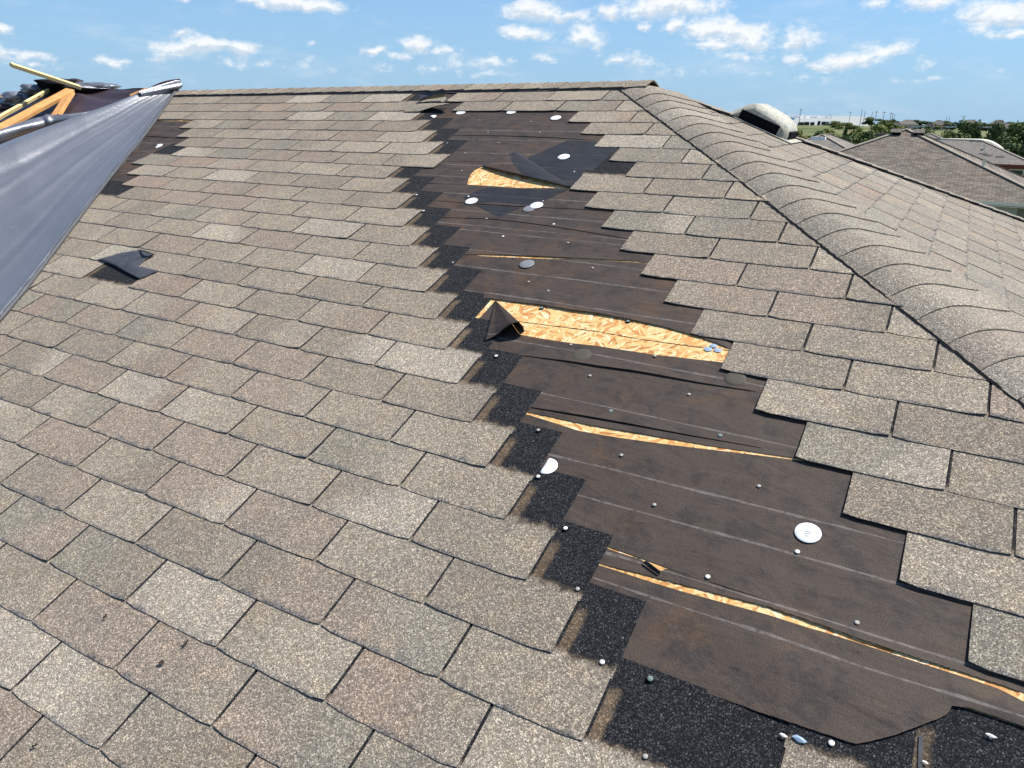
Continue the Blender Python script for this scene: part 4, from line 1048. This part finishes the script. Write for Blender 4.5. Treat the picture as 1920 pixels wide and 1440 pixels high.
def hip_house(name, label, xc, yc, hx, hy, ze, ridge_axis, roofm, wallm, fasm, run=None, slope=.4175, group=None, windows=(), gz_=GZ):
    """hip-roofed house: centre, half sizes of the eave rectangle, eave height"""
    h = empty(name, (xc, yc, gz_)); tag(h, label, 'house', group); M = MB()
    r = min(hx, hy); zr = ze + slope * r
    if hx > hy: A, B = Vector((xc - (hx - hy), yc, zr)), Vector((xc + (hx - hy), yc, zr))
    else: A, B = Vector((xc, yc - (hy - hx), zr)), Vector((xc, yc + (hy - hx), zr))
    c = [Vector((xc + sx * hx, yc + sy * hy, ze)) for sx, sy in ((-1, -1), (1, -1), (1, 1), (-1, 1))]
    tn = (.25, .23, .2)
    def face(*p): M.f(*[M.v(q, c=tn) for q in p])
    if hx > hy: face(c[0], c[1], B, A); face(c[1], c[2], B); face(c[2], c[3], A, B); face(c[3], c[0], A)
    else: face(c[0], c[1], A); face(c[1], c[2], B, A); face(c[2], c[3], B); face(c[3], c[0], A, B)
    rf_ = M.build('roof', roofm, h)
    # hip and ridge caps as thin raised strips
    K = MB()
    for p, q in ((c[0], A), (c[1], A if hx <= hy else B), (c[2], B), (c[3], A if hx > hy else B), (A, B)):
        d = q - p
        if d.length < .05: continue
        X = d.normalized(); Y = X.cross(Vector((0, 0, 1))).normalized(); Z = Y.cross(X) * -1
        if Z.z < 0: Z = -Z
        K.box((p + q) / 2 + Vector((0, 0, .012)), d.length / 2, .13, .022, X, Y, Z, c_=(.25, .222, .178))
    K.build('hip_cap', M_CAP, rf_)
    S = MB(); S.box(Vector((xc, yc, (ze - .22 + gz_) / 2)), hx - .45, hy - .45, (ze - .22 - gz_) / 2); S.build('wall', wallm, h)
    Fm = MB()
    for sy in (-1, 1): Fm.box(Vector((xc, yc + sy * (hy + .02), ze - .08)), hx + .04, .02, .07)
    for sx in (-1, 1): Fm.box(Vector((xc + sx * (hx + .02), yc, ze - .08)), .02, hy, .07)
    Fm.box(Vector((xc, yc, ze - .19)), hx - .003, hy - .003, .015); Fm.build('fascia', fasm, h)
    for (wx, wz, ww, wh, face_) in windows:
        Wm = MB()
        if face_ == 'S': Wm.box(Vector((wx, yc - hy + .44, wz)), ww, .03, wh)
        else: Wm.box(Vector((xc + hx - .44, wx, wz)), .03, ww, wh)
        wo_ = Wm.build('window', M_FASCIA, h); G_ = MB()
        if face_ == 'S': G_.box(Vector((wx, yc - hy + .41, wz)), ww - .07, .012, wh - .07)
        else: G_.box(Vector((xc + hx - .41, wx, wz)), .012, ww - .07, wh - .07)
        G_.build('pane', M_GLASS, wo_)
    return h, A, B, rf_
def at(x, y, dist):          # point on the sight line at a horizontal distance
    d = ray(x, y); return CW + d * (dist / math.hypot(d.x, d.y))
def atz(x, y, z):
    d = ray(x, y); return CW + d * ((z - CW.z) / d.z)
# large roof right beyond the far hip (peak 42.7 m away)
n1h, A, B, r1 = hip_house('house', 'nearest neighbour house beyond the far hip, big brown-grey pyramid-like roof with two small box vents', -.66, 43.35, 6.68, 7.33, -2.5, 'Y', M_ROOF[0], M_STONE, M_FASCIA,
    windows=((2.4, -3.55, .95, .62, 'S'), (-2.6, -3.6, .9, .7, 'S')))
sid = MB(); sid.box(Vector((2.75, 36.02 + .42, -3.0)), 1.75, .035, .30); sid.build('siding_panel', M_SIDING, n1h)
for dx_ in (-.42, .62):
    V_ = MB(); c = Vector((-.66 + dx_, 42.15, .16)); V_.box(c, .25, .22, .06, Y=Vector((0, cT, sT)), Z=NF); o = V_.build('box_vent', M_ROOF[2], r1)
    V_ = MB(); V_.box(c + Vector((0, -cT, -sT)) * .226 + NF * .0, .22, .012, .055, Y=Vector((0, cT, sT)), Z=NF); V_.build('vent_mouth', M_DARK, r1)
V_ = MB(); V_.box(Vector((-1.85, 43.3, -.02)), .25, .25, .07); V_.build('box_vent', M_ROOF[2], r1)
P_ = at(1845, 304, 36.5); V_ = MB(); V_.box(P_, .04, .04, .16); V_.build('vent_pipe', M_FASCIA, r1)
# second house, to the right behind
e2 = atz(1900, 308.5, -2.5); y2 = e2.y
def proj(P):
    q = Vector(P) - CW; z = q.dot(RF); return 960 + F * q.dot(RX) / z, 720 + F * q.dot(RD) / z
X2, R2 = 3.418, 4.363
h2, A, B, r2 = hip_house('house', 'second neighbour house with dark red fascia and brick wall, bare patches on its roof', X2 - 3.5, y2 + R2, R2 + 3.5, R2, -2.5, 'X', M_ROOF[1], M_BRICK, M_RED,
    windows=((e2.x + .35, -3.35, .55, .45, 'S'),))
for x, y, s in ((1843, 289, .42), (1853, 291.5, .45), (1876, 294, .40), (1822, 265.5, .3), (1835, 266, .3)):
    d = ray(x, y); N_ = Vector((0, -sT, cT)); p0 = Vector((X2, y2, -2.5)); k = (p0 - CW).dot(N_) / d.dot(N_); p = CW + d * k
    V_ = MB(); rnd = random.Random(int(x)); ids = [V_.v(p + Vector((math.cos(a) * s * rnd.uniform(.6, 1.2), 0, 0)) + Vector((0, cT, sT)) * math.sin(a) * s * .45 * rnd.uniform(.5, 1.2) + N_ * .02) for a in [i * .785 for i in range(8)]]
    V_.f(*ids); V_.build('bare_patch', M_FELTD, r2)
d = ray(1845, 279.5); N_ = Vector((0, -sT, cT)); p = CW + d * ((Vector((X2, y2, -2.5)) - CW).dot(N_) / d.dot(N_))
V_ = MB(); V_.box(p + Vector((0, 0, .18)), .07, .07, .22); V_.build('vent_pipe', M_FASCIA, r2)
# pale cover laid over its ridge and hip
V_ = MB(); tl_ = [(1762,259.3),(1785,259.5),(1812,259.9),(1840,260.4),(1853,262),(1862,265),(1872,270.5),(1882,278)]; bl_ = [(1762,261.6),(1785,262),(1812,262.3),(1838,263),(1848,265.5),(1857,269),(1868,274.5),(1881,280)]
fr = [at(x, y, 82.2) for x, y in bl_]; tp2 = [at(x, y, 82.6) for x, y in tl_]; bk = [p + Vector((.2, 1.8, -.25)) for p in tp2]
V_.grid([fr, [a.lerp(b_, .6) + Vector((0, -.08, .03)) for a, b_ in zip(fr, tp2)], tp2, bk])
o = V_.build('roof_cover', M_FASCIA, smooth=True); tag(o, 'cream cover humped over the ridge of the second neighbour house', 'roof cover')
s_ = o.modifiers.new('thickness', 'SOLIDIFY'); s_.thickness = .03
# other houses
def house_at(pkpx, dist, R_, ext, label, rm, wm, fm, group=None, zpk=None):
    p = at(pkpx[0], pkpx[1], dist); ze = p.z - .4175 * R_
    hip_house('house', label, p.x, p.y, R_ + ext[0], R_ + ext[1], ze, 'X', rm, wm, fm, gz_=min(GZ, ze - 2.6), group=group)
house_at((1549, 252), 62, 5.6, (0, 1.5), 'low grey hip roof left of the big neighbour roof, small pale vents on it', M_ROOF[1], M_BRICK, M_FASCIA)
for x, y in ((1527.5, 259.5), (1534, 259.3), (1541.5, 259.6)):
    p = at(x, y, 56.5); V_ = MB(); V_.box(p, .22, .2, .10); tag(V_.build('roof_box', M_WALLW), 'pale vent box on the low grey hip roof, %s of three' % {1527.5: 'left', 1534: 'middle', 1541.5: 'right'}[x], 'roof vent')
house_at((1746, 249.5), 97, 6.0, (0, 1.0), 'grey roof peak just right of the big neighbour peak, behind its hip', M_ROOF[1], M_BRICK, M_FASCIA)
ce = atz(1882, 285, -2.5); hip_house('house', 'grey hipped house with white fascia at the right edge', ce.x + 7.5, ce.y + 6.2, 7.5, 6.2, -2.5, 'X', M_ROOF[1], M_STONE, M_FASCIA)

# ------------------------------------------------------------------ far buildings
whs = tag(empty('warehouse', at(1600, 237, 700)), 'long white warehouse on the horizon with dark dock doors at its left', 'warehouse')
def slab(parent, name, x0, x1, yt, yb, dist, m_, deep=60, label=None, line=None):
    a, b_ = at(x0, yb, dist), at(x1, yb, dist); t_ = at(x0, yt, dist); H = t_.z - a.z
    if line:                       # stands on a wall line seen at an angle
        r0 = wall_r(x0) - line; a = at(x0, yb, r0); t_ = at(x0, yt, r0); H = t_.z - a.z; b_ = at(x1, yb, wall_r(x1) - line); b_.z = a.z
    d = (b_ - a); L = d.length; X = d.normalized(); Y = Vector((0, 0, 1)).cross(X)
    V_ = MB(); V_.box((a + b_) / 2 + Vector((0, 0, H / 2)) + Y * deep / 2, L / 2, deep / 2, H / 2, X, Y); return V_.build(name, m_, parent, label)
def wall_r(x):
    az_ = lambda q: math.atan2(ray(q, 230).x, ray(q, 230).y)
    return 690 * math.sin(math.radians(20) - az_(1557)) / math.sin(math.radians(20) - az_(x))
slab(whs, 'wall', 1557, 1627.5, 216.8, 236, 700, M_WALLW, 90, 'large blank hall', line=.01); slab(whs, 'wall', 1452, 1557, 219.5, 236.5, 705, M_WALLW, 80, 'lower hall with doors', line=.02)
for x0, x1, yt in ((1466, 1480, 216.8), (1500, 1506, 214.8), (1511, 1519, 215.8), (1532, 1546, 217.3), (1552, 1556, 217)): slab(whs, 'parapet', x0, x1, yt, 221, 704, M_WALLW, 20, line=.6)
for x0, x1, yt, yb in ((1497,1507,229,234.5),(1508.5,1517,228.5,234.8),(1520,1527,229,234.6),(1533.5,1538,227,234.5),(1541,1547,228,234),(1520.5,1528.5,223.6,226)): slab(whs, 'dock_door', x0, x1, yt, yb, 703.8, M_DARK, .8, line=1.0)
slab(whs, 'glazing', 1547, 1554, 228, 235, 703.7, M_GLASS, .8, line=1.1); slab(whs, 'sign_band', 1541, 1556, 221.6, 223.4, 703.7, M_SIDING, .6, line=1.2)
sgn = flat((.05, .16, .42), .1, 3, .6, name='blue_panel'); slab(whs, 'sign_band', 1482, 1489.5, 221, 224, 703.7, sgn, .6, 'blue sign panel', line=1.3)
M_FARW = [flat((.55, .47, .38), .1, .2, .8, name='far_wall_tan'), flat((.42, .30, .24), .1, .2, .8, name='far_wall_brick'), flat((.68, .64, .58), .06, .2, .8, name='far_wall_cream')]
FH = [(1676,1690,228,1,'behind the roof valley of trees'),(1690,1716,224.8,0,'with the tallest of the left far roofs'),(1716,1728,229,2,''),(1740,1750,229,1,''),(1752,1770,225.5,0,''),(1770,1788,228.5,2,''),(1811,1832,224.5,0,''),(1838,1850,230,1,''),(1862,1884,225,0,''),(1880,1906,231,2,''),(1653,1664,229.5,1,'')]
for i, (x0, x1, yt, mi, extra) in enumerate(FH):
    p = at((x0 + x1) / 2, yt, 420 + 15 * (i % 3)); R_ = (x1 - x0) / 2 / F * 420 * 1.0
    rp = 2.4; hip_house('house', 'small far %s-roofed house, %s' % (('grey', 'brown', 'pale')[mi], ['the left end of the row by the utility poles', 'the left, tallest of its group', 'the middle, pale wall', 'a gap in the bushes', 'the middle, broad roof', 'the left side of the twin trees', 'the right side of the twin trees', 'the brick-post fence', 'the left of the right-hand tree clump', 'the right-hand tree clump, lowest', 'the foot of the pole cluster'][i]),
        p.x, p.y, R_ * 1.25, R_ * .9, p.z - 2.0, 'X', M_ROOF[2] if mi else M_ROOF[1], M_FARW[mi], M_FARW[2], slope=2.0 / (R_ * .9), gz_=-2.0, group='far houses along the field')
# pale fence with brick posts
for gi, (x0, x1, y_, n_) in enumerate(((1706, 1736, 237.2, 3), (1772, 1806, 237.8, 4), (1830, 1862, 238.3, 4))):
    fe = tag(empty('fence', at(x0, y_ + 2, 395)), 'low cream wall with brick posts along the field, %s stretch' % ('leftmost', 'middle', 'right-hand')[gi], 'wall')
    for k in range(n_):
        a = x0 + (x1 - x0) * k / n_; b2_ = x0 + (x1 - x0) * (k + 1) / n_
        slab(fe, 'wall_panel', a + .9, b2_ - .9, y_ - 1.5, y_ + 1.6, 395, M_FARW[2], .4); slab(fe, 'post', a - .7, a + .7, y_ - 2.6, y_ + 1.6, 394.9, M_FARW[1], .8)
# utility poles
M_POLE = flat((.16, .15, .15), .2, 1, .8, name='pole_wood')
def pole_mesh():
    V_ = MB()
    for k in range(2):
        pass
    n = 8; lo = [V_.v((.20 * math.cos(i * math.tau / n), .20 * math.sin(i * math.tau / n), 0)) for i in range(n)]; hi = [V_.v((.13 * math.cos(i * math.tau / n), .13 * math.sin(i * math.tau / n), 1)) for i in range(n)]
    for i in range(n): V_.f(lo[i], lo[(i + 1) % n], hi[(i + 1) % n], hi[i])
    V_.f(*hi); return V_
PL = [(1468.5,209,640,0),(1497,203.5,560,1),(1551.5,212,700,0),(1590,209,690,1),(1611,205.5,560,0),(1617,207.5,600,0),(1631,209.5,640,0),(1638.5,207.5,560,1),(1653,208.5,560,1),(1666,210.5,600,1),(1669.5,211.5,620,0),(1673,214,660,0),(1771,219.5,760,0),(1776.5,218.5,740,0),(1803,216.5,600,1)]
pm = pole_mesh(); PME = mesh('pole', pm.V, pm.F, M_POLE)
cm = MB(); cm.box(Vector((0, 0, 0)), 1.25, .09, .10); CME = mesh('crossarm', cm.V, cm.F, M_POLE)
POLEW = ['far left, beside the roof vent', 'tall, in front of the left end of the warehouse', 'faint, above the warehouse middle', 'above the warehouse roof, with crossarm', 'tall, in front of the blank warehouse wall', 'thin, just right of the tall one at the warehouse', 'thin, at the right end of the warehouse', 'tall with crossarm, right of the warehouse', 'with crossarm, standing free between two groups', 'left of the tight cluster of three', 'middle of the tight cluster of three', 'right of the tight cluster of three', 'left of the faint pair above the trees', 'right of the faint pair above the trees', 'hooked, above the twin trees']
for i, (x, yt, dist, ca) in enumerate(PL):
    b_ = at(x, 240, dist); g0 = gz(b_.x, b_.y); t_ = at(x, yt, dist); e = empty('utility_pole', (b_.x, b_.y, g0)); tag(e, 'utility pole ' + POLEW[i], 'utility pole', 'utility poles along the horizon')
    o = bpy.data.objects.new('pole', PME); COL.objects.link(o); o.parent = e; H = t_.z - g0; o.scale = (1, 1, H)
    if ca: o = bpy.data.objects.new('crossarm', CME); COL.objects.link(o); o.parent = e; o.location = (0, 0, H - .8); o.rotation_euler = (0, 0, .5)

# ------------------------------------------------------------------ trees
def m_leaf(c1, c2):
    def f(t, b):
        co = geo_co(t); r = t.n('ShaderNodeObjectInfo').outputs['Random']; n = t.noise(co, .9, 3, .6)
        oi = t.n('ShaderNodeNewGeometry').outputs['Random Per Island']
        c = t.mix(t.ss(n, .35, .65), c1, c2); return t.mix(t.m('MULTIPLY', oi, .5), c, t.mix(1.0, c, (1.5, 1.35, .9), 'MULTIPLY'))
    return f
M_LEAF = [mat('foliage_olive', m_leaf((.075, .110, .030), (.120, .160, .045)), .8, .2), mat('foliage_dark', m_leaf((.045, .075, .026), (.085, .120, .038)), .8, .2), mat('foliage_yellowish', m_leaf((.11, .14, .035), (.17, .19, .055)), .8, .2)]
M_BARK = flat((.09, .07, .05), .3, 4, .9, name='bark')
def crown_mesh(seed, n, m_, tall):
    rnd = random.Random(seed); V_ = MB(); cl = []
    for _ in range(rnd.randint(9, 13)):
        z = rnd.uniform(.12, .92); rad = (.46 if tall else .52) * math.sin(math.pi * (z * .8 + .18)) ** .7; a = rnd.uniform(0, 6.28); rr_ = rnd.uniform(.1, .85) * rad
        cl.append((Vector((rr_ * math.cos(a), rr_ * math.sin(a), z)), rnd.uniform(.13, .24)))
    for _ in range(n):
        c, r = rnd.choice(cl); d = Vector((rnd.gauss(0, 1), rnd.gauss(0, 1), rnd.gauss(0, 1))).normalized() * r * rnd.uniform(.35, 1.08) ** .6
        p = c + Vector((d.x, d.y, d.z * .8)); s = rnd.uniform(.018, .042)
        N_ = (d.normalized() + Vector((rnd.uniform(-1, 1), rnd.uniform(-1, 1), rnd.uniform(-.4, 1)))).normalized(); X = N_.orthogonal().normalized(); Y = N_.cross(X)
        V_.f(*[V_.v(p + X * s * a_ + Y * s * b2 * .8) for a_, b2 in ((-1, -.3), (.2, -1), (1, .3), (-.2, 1))])
    return mesh('crown', V_.V, V_.F, m_)
def trunk_mesh():
    V_ = MB(); rnd = random.Random(4)
    def limb(a, b_, r0, r1, n=7):
        X = (b_ - a).normalized(); Y = X.orthogonal().normalized(); Z = X.cross(Y)
        lo = [V_.v(a + Y * r0 * math.cos(i * math.tau / n) + Z * r0 * math.sin(i * math.tau / n)) for i in range(n)]; hi = [V_.v(b_ + Y * r1 * math.cos(i * math.tau / n) + Z * r1 * math.sin(i * math.tau / n)) for i in range(n)]
        for i in range(n): V_.f(lo[i], lo[(i + 1) % n], hi[(i + 1) % n], hi[i])
    limb(Vector((0, 0, 0)), Vector((.02, .01, .35)), .035, .026); limb(Vector((.02, .01, .35)), Vector((0, .02, .75)), .026, .010)
    for k in range(6):
        a = k * 1.05; limb(Vector((.01, .01, .25 + k * .06)), Vector((.28 * math.cos(a), .28 * math.sin(a), .48 + k * .06)), .014, .004)
    return mesh('trunk', V_.V, V_.F, M_BARK)
TRK = trunk_mesh()
CR = {(k, t): crown_mesh(20 + k * 3 + t, 2600, M_LEAF[k], t) for k in range(3) for t in (0, 1)}
# (x, y top, y base, distance, width px, kind, tall, label)
TR = [(1572,226.5,237,330,22,2,0,'rounded bright bush in front of the white warehouse'),
 (1594,228,238,320,22,0,0,'ragged bush at the foot of the warehouse with a dead top'),
 (1545,239.5,262,105,30,0,0,'olive bush left of centre below the warehouse, behind the low grey roof'),
 (1515,245,262,100,30,0,0,'olive bush just right of the roof vent'),(1497,243,262,98,22,2,0,'yellowish bush half behind the roof vent'),
 (1572,246,268,95,36,1,0,'dark bush behind the peak of the low grey roof'),(1601,243,276,88,36,1,0,'dark thicket left of the big neighbour roof'),(1624,250,272,86,34,0,0,'olive thicket touching the big roof left slope'),(1584,236,262,110,7,1,1,'thin dark sapling in the thicket'),
 (1651,234,256,150,30,2,0,'bright bush above the left slope of the big roof'),(1655,221.5,237,300,20,0,0,'tree right of the white warehouse'),(1634,218,234,420,18,1,0,'dark tree at the right end of the warehouse'),(1669,224,236,330,14,0,0,'small tree beside the pole cluster'),
 (1683,236,251,160,26,2,0,'pale bush behind the big roof peak'),(1711,231,256,120,30,0,0,'olive tree right of the big roof peak'),(1729,233,260,112,36,1,0,'dark spreading tree above the right slope'),(1748,234,262,108,30,0,0,'olive tree beside the small grey peak'),(1765,243,262,106,20,2,0,'low bush right of the small grey peak'),
 (1795,223.5,264,100,30,0,1,'left of the twin trees, the taller crown'),(1816,227,264,97,26,1,1,'right of the twin trees, darker and narrow'),(1808,240,268,94,44,0,0,'bushy skirt under the twin trees'),(1838,246,266,98,28,0,0,'low bush right of the twin trees'),
 (1869,229,272,90,26,1,1,'left tree of the right-hand clump'),(1889,233,276,84,30,0,1,'middle tree of the right-hand clump'),(1910,228,278,80,38,0,1,'right tree of the right-hand clump at the photo edge'),(1935,226,280,78,40,1,1,'outermost tree past the right edge'),(1893,252,282,78,40,1,0,'dark undergrowth below the right-hand clump'),
 (1483,250,268,92,30,1,0,'dark bush hidden behind the roof vent'),(1530,240,256,125,30,1,0,'dark bush left of the low grey roof peak'),(1560,241,260,118,28,2,0,'bright bush above the low grey roof peak'),(1614,240,262,112,30,2,0,'yellowish bush at the top of the thicket'),(1641,240,264,104,34,1,0,'dark bush against the big roof left slope'),(1664,236,258,128,26,0,0,'olive bush behind the big roof peak, left'),(1698,240,262,105,28,2,0,'bright bush just right of the box vents'),
 (1668,222,231,430,16,1,0,'dark far tree behind the pole cluster'),(1684,225.5,231,450,14,1,0,'dark far tree left of the tall far roof'),(1727,223.5,232,440,22,1,0,'dark far tree between two far roofs'),(1743,226.5,233,430,16,0,0,'far tree above the cream wall'),(1762,225,233,450,22,1,0,'dark far tree by the broad far roof'),(1786,227.5,234,420,16,1,0,'far tree left of the twin trees'),
 (1838,227.5,236,400,16,1,0,'far tree behind the brick-post wall'),(1851,229,237,400,18,1,0,'rounded far tree behind the brick-post wall'),(1892,227,236,430,20,1,0,'far tree above the right-hand clump'),(1912,226.5,236,430,20,1,0,'far tree at the right edge')]
for i, (x, yt, yb, dist, wpx, k, tall, lab) in enumerate(TR):
    if x > 1780 and dist < 115: dist += 24
    b_ = at(x, yb, dist); g0 = min(gz(b_.x, b_.y), b_.z); top_ = at(x, yt, dist).z; H = top_ - g0; wd = wpx / F * dist
    e = empty('tree' if (tall or H > 3.5) else 'bush', (b_.x, b_.y, g0)); tag(e, lab, 'tree' if (tall or H > 3.5) else 'bush', None)
    o = bpy.data.objects.new('crown', CR[(k, tall)]); COL.objects.link(o); o.parent = e
    vis = (top_ - b_.z) * 1.12; base_ = 0.0 if (yb > 250 or H < 5) else max(0.0, H - max(vis, H * .62)); wd *= 1.55 if tall else 1.8; o.location = (0, 0, base_); o.scale = (wd * 1.05, wd * 1.05, (H - base_) / 1.03); o.rotation_euler = (0, 0, i * 1.3)
    o = bpy.data.objects.new('trunk', TRK); COL.objects.link(o); o.parent = e; o.scale = (wd * .8, wd * .8, H * .95)
